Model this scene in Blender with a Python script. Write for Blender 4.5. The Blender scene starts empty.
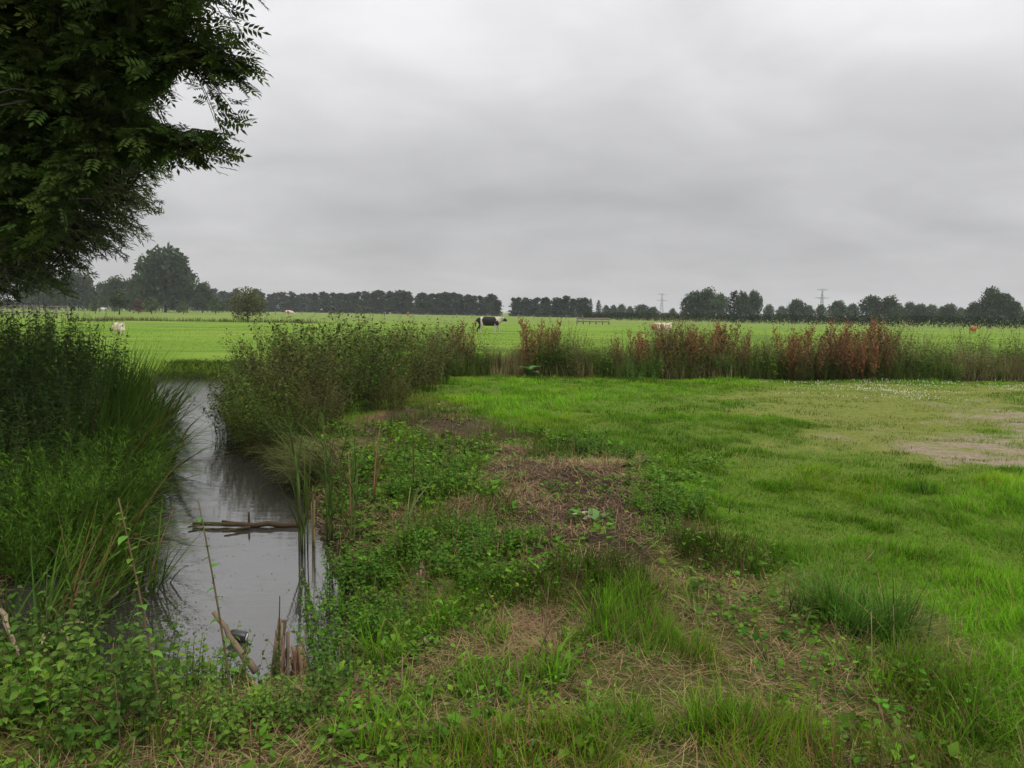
import bpy, math, random
import numpy as np
from mathutils import Vector
rng = np.random.default_rng(7); random.seed(7)
C = bpy.context.scene.collection
SC = bpy.context.scene
A = np.array
# ------------------------------------------------------------------ camera numbers
F = 760.0; H = 1.75; PITCH = math.radians(5.41); ROLL = math.radians(0.78)
CP, SP, CR, SR = math.cos(PITCH), math.sin(PITCH), math.cos(ROLL), math.sin(ROLL)
FWD = A([0, CP, -SP]); R0 = A([1., 0, 0]); U0 = A([0, SP, CP])
RIGHT = CR*R0 + SR*U0; UP = -SR*R0 + CR*U0; CAM = A([0, 0, H])
def ray(px, py): return FWD + (px-512)/F*RIGHT + (384-py)/F*UP
def at(px, py, z=0.0):                      # where the line of sight meets the level z
    d = ray(px, py); t = (z-H)/d[2]; return CAM + d*t
def atd(px, py, dist):                      # point at a forward distance
    d = ray(px, py); return CAM + d*(dist/d[1])
def proj(P):
    q = P-CAM; w = q@FWD; w = np.where(w < .05, .05, w)
    return 512+F*(q@RIGHT)/w, 384-F*(q@UP)/w, q@FWD
# ------------------------------------------------------------------ noise, polygons
def _h(x, y, s):
    n = (x*374761393 + y*668265263 + s*974634827) & 0xffffffff
    n = ((n ^ (n >> 13))*1274126177) & 0xffffffff
    return ((n ^ (n >> 16)) & 0xffff)/65535.0
def vn(x, y, s=0):
    xi = np.floor(x).astype(np.int64); yi = np.floor(y).astype(np.int64)
    u = x-xi; v = y-yi; u = u*u*(3-2*u); v = v*v*(3-2*v)
    a, b, c, d = _h(xi, yi, s), _h(xi+1, yi, s), _h(xi, yi+1, s), _h(xi+1, yi+1, s)
    return (a*(1-u)+b*u)*(1-v) + (c*(1-u)+d*u)*v
def fbm(x, y, s=0, o=4):
    r = 0; a = .5; t = 0
    for i in range(o):
        r = r + a*vn(x*2**i, y*2**i, s+i*17); t += a; a *= .5
    return r/t
def sstep(a, b, x): 
    t = np.clip((x-a)/(b-a), 0, 1); return t*t*(3-2*t)
def sdist(P, poly):                         # signed distance, inside negative
    x, y = P[:, 0], P[:, 1]; d = np.full(len(P), 1e9); ins = np.zeros(len(P), bool)
    n = len(poly)
    for i in range(n):
        ax, ay = poly[i]; bx, by = poly[(i+1) % n]
        ex, ey = bx-ax, by-ay; t = np.clip(((x-ax)*ex+(y-ay)*ey)/(ex*ex+ey*ey+1e-12), 0, 1)
        d = np.minimum(d, np.hypot(x-ax-t*ex, y-ay-t*ey))
        c = ((ay > y) != (by > y)) & (x < (bx-ax)*(y-ay)/(by-ay+1e-12)+ax); ins ^= c
    return np.where(ins, -d, d)
def gpoly(pts, z=0.0): return [tuple(at(px, py, z)[:2]) for px, py in pts]
WZ = -0.40
WATER = gpoly([(322, 705), (352, 655), (347, 605), (326, 560), (314, 520), (292, 480), (248, 450), (224, 420), (230, 395),
               (240, 379), (164, 378), (140, 400), (130, 440), (95, 480), (50, 530), (10, 590), (0, 640), (60, 690), (200, 712)], WZ)
SOIL = gpoly([(470, 495), (520, 470), (640, 470), (655, 500), (700, 520), (725, 550), (660, 572), (560, 580), (520, 550), (480, 525)])
SOIL2 = gpoly([(400, 415), (470, 415), (520, 450), (470, 462), (400, 440)])
TRACK = gpoly([(1080, 400), (1010, 404), (985, 420), (965, 432), (925, 438), (915, 442), (935, 449), (960, 462), (1080, 490)])
YELLOW = gpoly([(760, 384), (1060, 384), (1060, 470), (900, 470), (800, 440), (720, 400)])
ROUGH = gpoly([(300, 440), (420, 395), (520, 430), (650, 470), (740, 540), (830, 580), (960, 650), (1100, 1000), (100, 1000), (300, 700), (345, 640)])
HERB = gpoly([(320, 560), (350, 470), (420, 430), (520, 445), (600, 440), (690, 465), (720, 520), (560, 560), (540, 600), (400, 640)])
STRIPP = gpoly([(425, 380), (520, 379), (1080, 376), (1080, 362), (425, 362)])
def masks(P):
    n = fbm(P[:, 0]*1.1, P[:, 1]*1.1, 3)-.5; n2 = fbm(P[:, 0]*4, P[:, 1]*4, 9)-.5
    j = n*1.3+n2*.5
    m = {}
    m['water'] = sdist(P, WATER)
    m['soil'] = np.maximum(sstep(.25, -.2, sdist(P, SOIL)+j*1.2), .75*sstep(.5, -.3, sdist(P, SOIL2)+j*2.2))
    m['track'] = sstep(.6, -.7, sdist(P, TRACK)+j*2.6)
    m['yellow'] = sstep(.8, -1., sdist(P, YELLOW)+j*2.5)
    m['rough'] = sstep(.4, -.4, sdist(P, ROUGH)+j*.9)
    m['left'] = sstep(.3, -.3, P[:, 0]+.5+.13*(P[:, 1]-3)+n*.8)*(P[:, 1] < 12); m['rough'] = np.maximum(m['rough'], m['left'])
    m['herb'] = sstep(.4, -.3, sdist(P, HERB)+j*.9)
    m['dead'] = m['rough']*(1-.8*m['left'])*sstep(.46, .58, fbm(P[:, 0]*1.25+7, P[:, 1]*1.25, 21, 5))
    return m
def height(P):
    x, y = P[:, 0], P[:, 1]
    near = sstep(60, 20, np.hypot(x, y))
    h = near*(.10*(fbm(x*.6, y*.6, 40)-.5) + .07*(fbm(x*2.3, y*2.3, 41)-.5))
    rough = sstep(.6, -.6, sdist(P, ROUGH))
    h = h + .07*sstep(.5, -.4, sdist(P, SOIL))*(fbm(x*6, y*6, 49, 3)-.5) + rough*.16*(fbm(x*1.7, y*1.7, 47)-.5) + .10*sstep(.8, -.4, sdist(P, SOIL))
    s = sdist(P, WATER)
    bank = np.where(s > 0, -.43*(1-sstep(-.15, .75, s)), -.43-.5*sstep(0, .6, -s))
    return h*sstep(-.2, .6, s) + bank
def ground_z(xy): 
    xy = np.atleast_2d(np.asarray(xy, float))[:, :2]; return height(xy)
# ------------------------------------------------------------------ materials
def nodes(name):
    m = bpy.data.materials.new(name); m.use_nodes = True; nt = m.node_tree
    return m, nt, nt.nodes['Principled BSDF'], nt.nodes['Material Output']
def N(nt, t, **k):
    n = nt.nodes.new(t)
    for a, v in k.items(): setattr(n, a, v)
    return n
def foliage(name, trans=.3, rough=.55, spec=.3):
    m, nt, b, out = nodes(name); L = nt.links.new
    a = N(nt, 'ShaderNodeAttribute', attribute_name='col')
    nz = N(nt, 'ShaderNodeTexNoise'); nz.inputs['Scale'].default_value = 9; nz.inputs['Detail'].default_value = 3
    tc = N(nt, 'ShaderNodeTexCoord'); L(tc.outputs['Object'], nz.inputs['Vector'])
    mr = N(nt, 'ShaderNodeMapRange'); mr.inputs['To Min'].default_value = .72; mr.inputs['To Max'].default_value = 1.28
    L(nz.outputs['Fac'], mr.inputs['Value'])
    mx = N(nt, 'ShaderNodeVectorMath', operation='SCALE'); L(a.outputs['Color'], mx.inputs[0]); L(mr.outputs[0], mx.inputs['Scale'])
    L(mx.outputs[0], b.inputs['Base Color']); b.inputs['Roughness'].default_value = rough
    b.inputs['Specular IOR Level'].default_value = spec
    if trans > 0:
        t = N(nt, 'ShaderNodeBsdfTranslucent'); L(mx.outputs[0], t.inputs['Color'])
        ms = N(nt, 'ShaderNodeMixShader'); ms.inputs[0].default_value = trans
        L(b.outputs[0], ms.inputs[1]); L(t.outputs[0], ms.inputs[2]); L(ms.outputs[0], out.inputs['Surface'])
    return m
M_LEAF = foliage('leaf', .3, .65, .06); M_GRASS = foliage('grass_blade', .28, .65, .05); M_DRY = foliage('dry_stalk', .1, .8, .15)
M_BARK = foliage('bark', 0, .9, .1); M_CROWN = foliage('crown_leaf', .3, .7, .08); M_HIDE = foliage('hide', 0, .7, .2)
def plain(name, col, rough=.7, scale=6, amt=.25, bump=.0, metal=0):
    m, nt, b, out = nodes(name); L = nt.links.new
    tc = N(nt, 'ShaderNodeTexCoord'); nz = N(nt, 'ShaderNodeTexNoise'); nz.inputs['Scale'].default_value = scale; nz.inputs['Detail'].default_value = 6
    L(tc.outputs['Object'], nz.inputs['Vector'])
    mr = N(nt, 'ShaderNodeMapRange'); mr.inputs['To Min'].default_value = 1-amt; mr.inputs['To Max'].default_value = 1+amt
    L(nz.outputs['Fac'], mr.inputs['Value'])
    mx = N(nt, 'ShaderNodeVectorMath', operation='SCALE'); mx.inputs[0].default_value = col; L(mr.outputs[0], mx.inputs['Scale'])
    L(mx.outputs[0], b.inputs['Base Color']); b.inputs['Roughness'].default_value = rough; b.inputs['Metallic'].default_value = metal
    if bump:
        bp = N(nt, 'ShaderNodeBump'); bp.inputs['Strength'].default_value = bump; bp.inputs['Distance'].default_value = .02
        L(nz.outputs['Fac'], bp.inputs['Height']); L(bp.outputs[0], b.inputs['Normal'])
    return m
M_STEEL = plain('galvanised_steel', (.30, .31, .32), .6, 2, .15)
M_FENCE = plain('weathered_wood', (.20, .17, .14), .85, 8, .35, .3)
# ------------------------------------------------------------------ mesh building
def raw(name, V, T, col=None, mat=None, smooth=False):
    V = np.asarray(V, np.float32); T = np.asarray(T, np.int32); nT, k = T.shape
    me = bpy.data.meshes.new(name); me.vertices.add(len(V)); me.vertices.foreach_set('co', V.ravel())
    me.loops.add(nT*k); me.polygons.add(nT)
    me.loops.foreach_set('vertex_index', T.ravel())
    me.polygons.foreach_set('loop_start', np.arange(0, nT*k, k, dtype=np.int32))
    if smooth: me.polygons.foreach_set('use_smooth', np.ones(nT, bool))
    if col is not None:
        a = me.attributes.new('col', 'FLOAT_COLOR', 'POINT')
        c = np.ones((len(V), 4), np.float32); c[:, :3] = np.clip(col, 0, 1); a.data.foreach_set('color', c.ravel())
    me.update(calc_edges=True)
    if mat: me.materials.append(mat)
    return me
class G:                                    # a growing triangle soup
    def __init__(s): s.V = []; s.T = []; s.K = []; s.n = 0
    def add(s, V, T, K):
        if len(V) == 0: return s
        V = np.asarray(V).reshape(-1, 3); K = np.broadcast_to(np.asarray(K, float), V.shape) if np.ndim(K) == 1 else np.asarray(K).reshape(-1, 3)
        s.V.append(V); s.T.append(np.asarray(T)+s.n); s.K.append(K); s.n += len(V); return s
    def join(s, g):
        for v, t, k in [(np.concatenate(g.V), np.concatenate(g.T), np.concatenate(g.K))]: s.add(v, t, k)
        return s
    def mesh(s, name, mat, origin=None, smooth=False):
        V = np.concatenate(s.V)
        if origin is not None: V = V-A(origin)
        return raw(name, V, np.concatenate(s.T), np.concatenate(s.K), mat, smooth)
def link(name, me, parent=None, loc=None):
    o = bpy.data.objects.new(name, me); C.objects.link(o)
    if parent: o.parent = parent
    if loc is not None: o.location = loc
    return o
def tag(o, label, cat, group=None):
    o['label'] = label; o['category'] = cat
    if group: o['group'] = group
    return o
def kind(o, k): o['kind'] = k; return o
def thing(name, label, cat, loc, group=None, rz=0):
    o = bpy.data.objects.new(name, None); C.objects.link(o); o.location = loc; o.rotation_euler = (0, 0, rz)
    o.empty_display_size = .1
    return tag(o, label, cat, group)
def dup(root, loc, rz=0, sc=1, label=None, group=None):
    r = root.copy(); C.objects.link(r); r.location = loc; r.rotation_euler = (0, 0, rz)
    r.scale = (sc, sc, sc) if not hasattr(sc, '__len__') else sc
    if label: r['label'] = label
    if group: r['group'] = group
    for ch in list(root.children):
        c = ch.copy(); C.objects.link(c); c.parent = r
        for g2 in list(ch.children):
            d = g2.copy(); C.objects.link(d); d.parent = c
    return r
# blades: curved tapering strips, all at once
def blades(base, length, width, az, th0, bend, cb, ct, nseg=3, fold=0.0):
    n = len(base); K = nseg
    th = th0[:, None] + bend[:, None]*(np.arange(K)+.5)/K
    ds = (length/K)[:, None]
    rad = np.concatenate([np.zeros((n, 1)), np.cumsum(np.sin(th)*ds, 1)], 1)
    zz = np.concatenate([np.zeros((n, 1)), np.cumsum(np.cos(th)*ds, 1)], 1)
    ca, sa = np.cos(az)[:, None], np.sin(az)[:, None]
    P = np.stack([base[:, 0:1]+rad*ca, base[:, 1:2]+rad*sa, base[:, 2:3]+zz], 2)
    t = np.arange(K+1)/K; w = width[:, None]*np.clip((1-t**2.2), 0, 1)*(.65+.35*np.sin(np.pi*np.minimum(t*1.6, 1)))*.5
    S = np.stack([-np.sin(az), np.cos(az), 0*az], 1)[:, None, :]*w[:, :, None]
    Lf, Rt = P-S, P+S
    V = np.concatenate([np.stack([Lf[:, :K], Rt[:, :K]], 2).reshape(n, 2*K, 3), P[:, K:K+1]], 1)
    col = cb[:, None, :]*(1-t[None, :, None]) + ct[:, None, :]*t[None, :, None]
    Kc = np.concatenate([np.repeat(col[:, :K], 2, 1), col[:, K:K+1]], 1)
    T = []
    for i in range(K-1): T += [(2*i, 2*i+1, 2*i+3), (2*i, 2*i+3, 2*i+2)]
    T.append((2*K-2, 2*K-1, 2*K))
    T = A(T)[None]+np.arange(n)[:, None, None]*(2*K+1)
    return V.reshape(-1, 3), T.reshape(-1, 3), Kc.reshape(-1, 3)
def tubes(P, r, col, sides=3):              # P (n,k,3) paths, r (n,k)
    n, k, _ = P.shape
    d = np.gradient(P, axis=1); d /= np.linalg.norm(d, axis=2, keepdims=True)+1e-9
    ref = np.where(np.abs(d[..., 2:3]) > .9, A([1., 0, 0]), A([0, 0, 1.])); a = np.cross(d, ref); a /= np.linalg.norm(a, axis=2, keepdims=True)+1e-9
    b = np.cross(d, a); an = np.arange(sides)*2*np.pi/sides
    V = P[:, :, None]+r[:, :, None, None]*(a[:, :, None]*np.cos(an)[:, None]+b[:, :, None]*np.sin(an)[:, None])
    T = []
    for i in range(k-1):
        for j in range(sides):
            q = (j+1) % sides; T += [(i*sides+j, i*sides+q, (i+1)*sides+q), (i*sides+j, (i+1)*sides+q, (i+1)*sides+j)]
    for j in range(1, sides-1): T += [(0, j+1, j), ((k-1)*sides, (k-1)*sides+j, (k-1)*sides+j+1)]
    T = A(T)[None]+np.arange(n)[:, None, None]*(k*sides)
    col = np.asarray(col, float)
    if col.ndim == 1: col = np.broadcast_to(col, (n, 3))
    return V.reshape(-1, 3), T.reshape(-1, 3), np.repeat(col, k*sides, 0)
def frames(az, pit, roll=None):
    d = np.stack([np.cos(az)*np.cos(pit), np.sin(az)*np.cos(pit), np.sin(pit)], -1)
    s = np.stack([-np.sin(az), np.cos(az), 0*az], -1); u = np.cross(d, s)
    if roll is not None:
        c, q = np.cos(roll)[..., None], np.sin(roll)[..., None]; s, u = s*c+u*q, u*c-s*q
    return d, s, u
LEAF4 = (A([[0, 0, 0], [.38, .5, .07], [.38, -.5, .07], [.42, 0, 0], [1, 0, -.12]]), A([(0, 3, 1), (0, 2, 3), (1, 3, 4), (3, 2, 4)]))
LEAF2 = (A([[0, 0, 0], [.42, .5, .04], [.42, -.5, .04], [1, 0, -.08]]), A([(0, 2, 1), (1, 2, 3)]))
LEAF6 = (A([[0, 0, 0], [.16, .36, .05], [.16, -.36, .05], [.42, .5, .08], [.42, -.5, .08], [.72, .30, .03], [.72, -.30, .03], [1, 0, -.16], [.3, 0, 0], [.66, 0, -.03]]), A([(0, 8, 1), (1, 8, 3), (3, 8, 9), (3, 9, 5), (5, 9, 7), (0, 2, 8), (2, 4, 8), (4, 9, 8), (4, 6, 9), (6, 7, 9)]))
def leaves(pos, az, pit, length, wid, col, tmpl=LEAF2, roll=None, tip=1.25):
    TV, TT = tmpl; d, s, u = frames(az, pit, roll); n = len(pos)
    V = pos[:, None]+length[:, None, None]*(TV[None, :, 0:1]*d[:, None]+wid*TV[None, :, 1:2]*s[:, None]+TV[None, :, 2:3]*u[:, None])
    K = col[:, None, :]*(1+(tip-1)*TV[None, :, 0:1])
    T = TT[None]+np.arange(n)[:, None, None]*len(TV)
    return V.reshape(-1, 3), T.reshape(-1, 3), K.reshape(-1, 3)
def tint(n, c, v=.25, hue=.12):
    c = A(c); return c*(1+v*(rng.random((n, 1))*2-1))*(1+hue*(rng.random((n, 3))*2-1))
def stems(base, h, lean, laz, k=5, curve=2.0):
    t = np.linspace(0, 1, k)[None, :, None]
    L = np.stack([np.cos(laz), np.sin(laz), 0*laz], 1)*lean[:, None]
    return base[:, None]+A([0, 0, 1.])*h[:, None, None]*(t-.12*(lean/h)[:, None, None]*t**2)+L[:, None]*t**curve
def along(P, t):                            # P (n,k,3), t (n,m)
    k = P.shape[1]-1; f = np.clip(t*k, 0, k-1e-6); i = f.astype(int); u = (f-i)[..., None]
    r = np.arange(len(P))[:, None]; return P[r, i]*(1-u)+P[r, i+1]*u
def herb(n, spread, h, lean, m, llen, lwid, lcol, scol, t0=.15, pit=.2, tmpl=LEAF4, srad=.003, base=None, taper=.6, hv=.3, out=.0, tip=1.25):
    """leafy stems from one root: returns (stem soup, leaf soup) round the origin"""
    if base is None:
        a = rng.random(n)*6.283; r = spread*np.sqrt(rng.random(n)); base = np.stack([r*np.cos(a), r*np.sin(a), 0*a], 1)
    hh = h*(1-hv+2*hv*rng.random(n)); laz = np.where(rng.random(n) < .75, np.arctan2(base[:, 1], base[:, 0]), rng.random(n)*6.283)
    P = stems(base, hh, lean*hh*(.3+rng.random(n))+out, laz)
    gs = G(); gs.add(*tubes(P, np.linspace(srad, srad*.35, 5)[None].repeat(n, 0), tint(n, scol, .2)))
    t = t0+(1-t0)*(np.arange(m)[None]+rng.random((n, m))*.7)/m; pos = along(P, np.minimum(t, 1)).reshape(-1, 3)
    az = (np.arange(m)[None]*2.4+rng.random((n, 1))*6.28+rng.normal(0, .4, (n, m))).ravel()
    L = (llen*(1-taper*t**2)*(.7+.6*rng.random((n, m)))).ravel()
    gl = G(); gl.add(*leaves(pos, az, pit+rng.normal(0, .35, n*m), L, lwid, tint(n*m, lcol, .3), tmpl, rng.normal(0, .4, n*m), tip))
    return gs, gl
# ------------------------------------------------------------------ world, sun, camera
w = bpy.data.worlds.new('World'); SC.world = w; w.use_nodes = True; nt = w.node_tree; L = nt.links.new
bg = nt.nodes['Background']; bg.inputs['Strength'].default_value = .1
sky = N(nt, 'ShaderNodeTexSky', sky_type='NISHITA', sun_disc=False); sky.sun_elevation = math.radians(52); sky.sun_rotation = math.radians(-35)
tc = N(nt, 'ShaderNodeTexCoord'); sx = N(nt, 'ShaderNodeSeparateXYZ'); L(tc.outputs['Generated'], sx.inputs[0])
def mth(op, a, b=None, c=None):
    n = N(nt, 'ShaderNodeMath', operation=op)
    for i, v in enumerate((a, b, c)):
        if v is None: continue
        if isinstance(v, (int, float)): n.inputs[i].default_value = v
        else: L(v, n.inputs[i])
    return n.outputs[0]
zz = mth('MAXIMUM', sx.outputs['Z'], 0.0); den = mth('ADD', zz, .28)
cv = N(nt, 'ShaderNodeCombineXYZ'); L(mth('DIVIDE', sx.outputs['X'], den), cv.inputs[0]); L(mth('DIVIDE', sx.outputs['Y'], den), cv.inputs[1])
def cloud(scale, off, det, rough=.5, sc=(1, 1, 1)):
    mp = N(nt, 'ShaderNodeMapping'); mp.inputs['Location'].default_value = off; mp.inputs['Scale'].default_value = sc; L(cv.outputs[0], mp.inputs[0])
    nz = N(nt, 'ShaderNodeTexNoise'); nz.inputs['Scale'].default_value = scale; nz.inputs['Detail'].default_value = det; nz.inputs['Roughness'].default_value = rough
    nz.inputs['Distortion'].default_value = .35
    L(mp.outputs[0], nz.inputs['Vector']); return nz.outputs['Fac']
c1 = cloud(.75, (3.1, 1.7, 0), 4, .5, (1, 1.3, 1)); c2 = cloud(2.2, (8, 2, 0), 5, .5, (1, 1.2, 1))
ramp = N(nt, 'ShaderNodeValToRGB'); L(zz, ramp.inputs[0]); cr = ramp.color_ramp
for e, (p, v) in zip([cr.elements[0], cr.elements[1], cr.elements.new(.10), cr.elements.new(.22), cr.elements.new(.38), cr.elements.new(.6)],
                     [(0, .43), (1, 1.), (.10, .41), (.22, .47), (.38, .62), (.6, .85)]):
    pass
while len(cr.elements) > 2: cr.elements.remove(cr.elements[-1])
SKYR = [(0, .265), (.08, .255), (.2, .30), (.36, .42), (.6, .58), (1, .84)]
cr.elements[0].position = 0; cr.elements[1].position = 1
for p, v in SKYR[1:-1]: cr.elements.new(p)
for e, (p, v) in zip(sorted(cr.elements, key=lambda e: e.position), SKYR): e.color = (v, v*.99, v*1.0, 1)
mod = mth('MULTIPLY', mth('MULTIPLY_ADD', c1, .85, .64), mth('MULTIPLY_ADD', c2, .5, .75))
k = N(nt, 'ShaderNodeVectorMath', operation='SCALE'); L(ramp.outputs[0], k.inputs[0]); L(mth('MULTIPLY', mod, 20.), k.inputs['Scale'])
mix = N(nt, 'ShaderNodeMix', data_type='RGBA'); mix.inputs['Factor'].default_value = .96; L(sky.outputs[0], mix.inputs[6]); L(k.outputs[0], mix.inputs[7])
L(mix.outputs[2], bg.inputs['Color'])
sl = bpy.data.lights.new('sun', 'SUN'); sl.energy = 1.5; sl.angle = math.radians(22); sl.color = (1, .97, .92)
so = bpy.data.objects.new('sun', sl); C.objects.link(so); so.rotation_euler = (math.radians(38), 0, math.radians(-145+180))
cam = bpy.data.cameras.new('camera'); cam.lens = F/1024*36; cam.sensor_width = 36; cam.clip_end = 8000; cam.clip_start = .05
co = bpy.data.objects.new('camera', cam); C.objects.link(co); SC.camera = co
from mathutils import Matrix
co.matrix_world = Matrix([[RIGHT[0], UP[0], -FWD[0], 0], [RIGHT[1], UP[1], -FWD[1], 0], [RIGHT[2], UP[2], -FWD[2], H], [0, 0, 0, 1]])
vs = SC.view_settings; vs.view_transform = 'Standard'; vs.look = 'None'; vs.gamma = 1; vs.exposure = 0
try: vs.use_curve_mapping = False
except Exception: pass
cy = SC.cycles; cy.max_bounces = 6; cy.diffuse_bounces = 3; cy.glossy_bounces = 2; cy.transmission_bounces = 4; cy.volume_bounces = 0
cy.caustics_reflective = False; cy.caustics_refractive = False
# ------------------------------------------------------------------ ground
def axis(a, b, fine, far, grow):
    c = list(np.arange(a, b+fine/2, fine)); s = fine; x = c[-1]
    while x < far: s *= grow; x += s; c.append(x)
    s = fine; x = c[0]; lo = []
    while x > -far: s *= grow; x -= s; lo.append(x)
    return A(lo[::-1]+c)
gx = axis(-11, 15, .07, 2200, 1.12); gy = axis(.5, 24, .07, 2200, 1.12)
XX, YY = np.meshgrid(gx, gy); P2 = np.stack([XX.ravel(), YY.ravel()], 1)
gz = height(P2); mk = masks(P2); nxn, nyn = len(gx), len(gy)
idx = np.arange(nxn*nyn).reshape(nyn, nxn)
T = np.stack([idx[:-1, :-1], idx[:-1, 1:], idx[1:, 1:], idx[1:, :-1]], -1).reshape(-1, 4)
me = raw('ground', np.column_stack([P2, gz]), T, np.column_stack([mk['soil'], np.maximum(mk['dead'], 0), mk['track']]), None, True)
a = me.attributes.new('zone', 'FLOAT_COLOR', 'POINT')
bankm = sstep(.45, .05, mk['water']); zc = np.ones((len(P2), 4), np.float32)
zc[:, 0] = mk['yellow']; zc[:, 1] = bankm; zc[:, 2] = mk['rough']; a.data.foreach_set('color', zc.ravel())
m, nt, b, out = nodes('field_ground'); L = nt.links.new
geo = N(nt, 'ShaderNodeNewGeometry'); 
def nzt(scale, det=5, rough=.6, sc=(1, 1, 1)):
    mp = N(nt, 'ShaderNodeMapping'); mp.inputs['Scale'].default_value = sc; L(geo.outputs['Position'], mp.inputs[0])
    z = N(nt, 'ShaderNodeTexNoise'); z.inputs['Scale'].default_value = scale; z.inputs['Detail'].default_value = det; z.inputs['Roughness'].default_value = rough
    L(mp.outputs[0], z.inputs['Vector']); return z.outputs['Fac']
def rmp(f, *st):
    r = N(nt, 'ShaderNodeValToRGB'); L(f, r.inputs[0]); e = r.color_ramp.elements
    e[0].position = st[0][0]; e[0].color = (*st[0][1], 1); e[1].position = st[-1][0]; e[1].color = (*st[-1][1], 1)
    for p, c in st[1:-1]: q = e.new(p); q.color = (*c, 1)
    return r.outputs[0]
def mx(f, a, b2):
    n = N(nt, 'ShaderNodeMix', data_type='RGBA')
    if isinstance(f, float): n.inputs[0].default_value = f
    else: L(f, n.inputs[0])
    L(a, n.inputs[6]); L(b2, n.inputs[7]); return n.outputs[2]
at1 = N(nt, 'ShaderNodeAttribute', attribute_name='col'); s1 = N(nt, 'ShaderNodeSeparateColor'); L(at1.outputs['Color'], s1.inputs[0])
at2 = N(nt, 'ShaderNodeAttribute', attribute_name='zone'); s2 = N(nt, 'ShaderNodeSeparateColor'); L(at2.outputs['Color'], s2.inputs[0])
fine = nzt(45, 4, .7); midn = nzt(2.2, 6, .65); big = nzt(.05, 5, .55, (.5, 1.6, 1))
near_g = rmp(fine, (.3, (.055, .09, .012)), (.7, (.15, .23, .025)))
past = rmp(midn, (.3, (.06, .135, .008)), (.72, (.135, .265, .014)))
past2 = rmp(big, (.35, (.09, .18, .016)), (.65, (.19, .29, .03)))
past = mx(.45, past, past2)
tan = rmp(nzt(.3, 5, .6, (.3, 1.5, 1)), (.35, (.11, .16, .035)), (.7, (.21, .20, .07)))
sp = N(nt, 'ShaderNodeSeparateXYZ'); L(geo.outputs['Position'], sp.inputs[0])
def mrange(v, a0, a1, clampv=True):
    n = N(nt, 'ShaderNodeMapRange'); L(v, n.inputs['Value']); n.inputs['From Min'].default_value = a0; n.inputs['From Max'].default_value = a1; return n.outputs[0]
patchn = rmp(nzt(.16, 6, .62, (.45, 1.5, 1)), (.36, (.06, .10, .015)), (.52, (.16, .26, .020)), (.66, (.26, .29, .06)))
past = mx(.55, past, patchn)
g = mx(mrange(sp.outputs['Y'], 18, 26), near_g, past)
wob = N(nt, 'ShaderNodeMath', operation='MULTIPLY_ADD'); L(big, wob.inputs[0]); wob.inputs[1].default_value = 30; L(sp.outputs['Y'], wob.inputs[2])
g = mx(mrange(wob.outputs[0], 122, 135), g, mx(.5, tan, past2))
yel = rmp(nzt(7, 5, .7), (.3, (.12, .15, .03)), (.7, (.27, .24, .07)))
my = N(nt, 'ShaderNodeMath', operation='MULTIPLY'); L(s2.outputs[0], my.inputs[0]); my.inputs[1].default_value = .6
g = mx(my.outputs[0], g, yel)
rough_c = rmp(fine, (.3, (.028, .024, .010)), (.7, (.12, .085, .036)))
mr2 = N(nt, 'ShaderNodeMath', operation='MULTIPLY'); L(s2.outputs[2], mr2.inputs[0]); mr2.inputs[1].default_value = .75
g = mx(mr2.outputs[0], g, rough_c)
straw = rmp(nzt(60, 4, .75), (.3, (.09, .055, .025)), (.7, (.27, .18, .085)))
g = mx(s1.outputs[1], g, straw)
soil = rmp(nzt(32, 7, .75), (.3, (.022, .014, .009)), (.55, (.06, .04, .026)), (.75, (.14, .10, .065)))
g = mx(s1.outputs[0], g, soil)
trk = rmp(nzt(14, 8, .75), (.3, (.15, .115, .075)), (.7, (.37, .30, .215)))
tm = N(nt, 'ShaderNodeMath', operation='MULTIPLY'); L(s1.outputs[2], tm.inputs[0]); L(mrange(nzt(1.8, 7, .7, (.7, 2.2, 1)), .38, .5), tm.inputs[1])
g = mx(tm.outputs[0], g, trk)
mud = rmp(fine, (.3, (.014, .012, .008)), (.7, (.05, .045, .025)))
g = mx(s2.outputs[1], g, mud)
L(g, b.inputs['Base Color']); b.inputs['Roughness'].default_value = .95; b.inputs['Specular IOR Level'].default_value = .1
bp = N(nt, 'ShaderNodeBump'); bp.inputs['Strength'].default_value = .8; bp.inputs['Distance'].default_value = .03
L(fine, bp.inputs['Height']); L(bp.outputs[0], b.inputs['Normal'])
me.materials.append(m); kind(link('ground', me), 'structure')
# ------------------------------------------------------------------ water
wp = A(WATER); ctr = wp.mean(0); x0, y0 = wp.min(0)-1; x1, y1 = wp.max(0)+1
me = raw('water', [(x0, y0, WZ), (x1, y0, WZ), (x1, y1, WZ), (x0, y1, WZ)], [(0, 1, 2, 3)])
m, nt, b, out = nodes('ditch_water'); L = nt.links.new
geo = N(nt, 'ShaderNodeNewGeometry')
film = rmp(nzt(6, 8, .8), (.35, (.032, .030, .026)), (.62, (.045, .042, .036)), (.78, (.10, .095, .075)))
speck = rmp(nzt(90, 4, .7), (.60, (0, 0, 0)), (.68, (1, 1, 1)))
dk = N(nt, 'ShaderNodeRGB'); dk.outputs[0].default_value = (.15, .15, .10, 1)
L(mx(speck, film, dk.outputs[0]), b.inputs['Base Color'])
b.inputs['Roughness'].default_value = .05; b.inputs['IOR'].default_value = 2.3
bp = N(nt, 'ShaderNodeBump'); bp.inputs['Strength'].default_value = .12; bp.inputs['Distance'].default_value = .008
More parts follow.
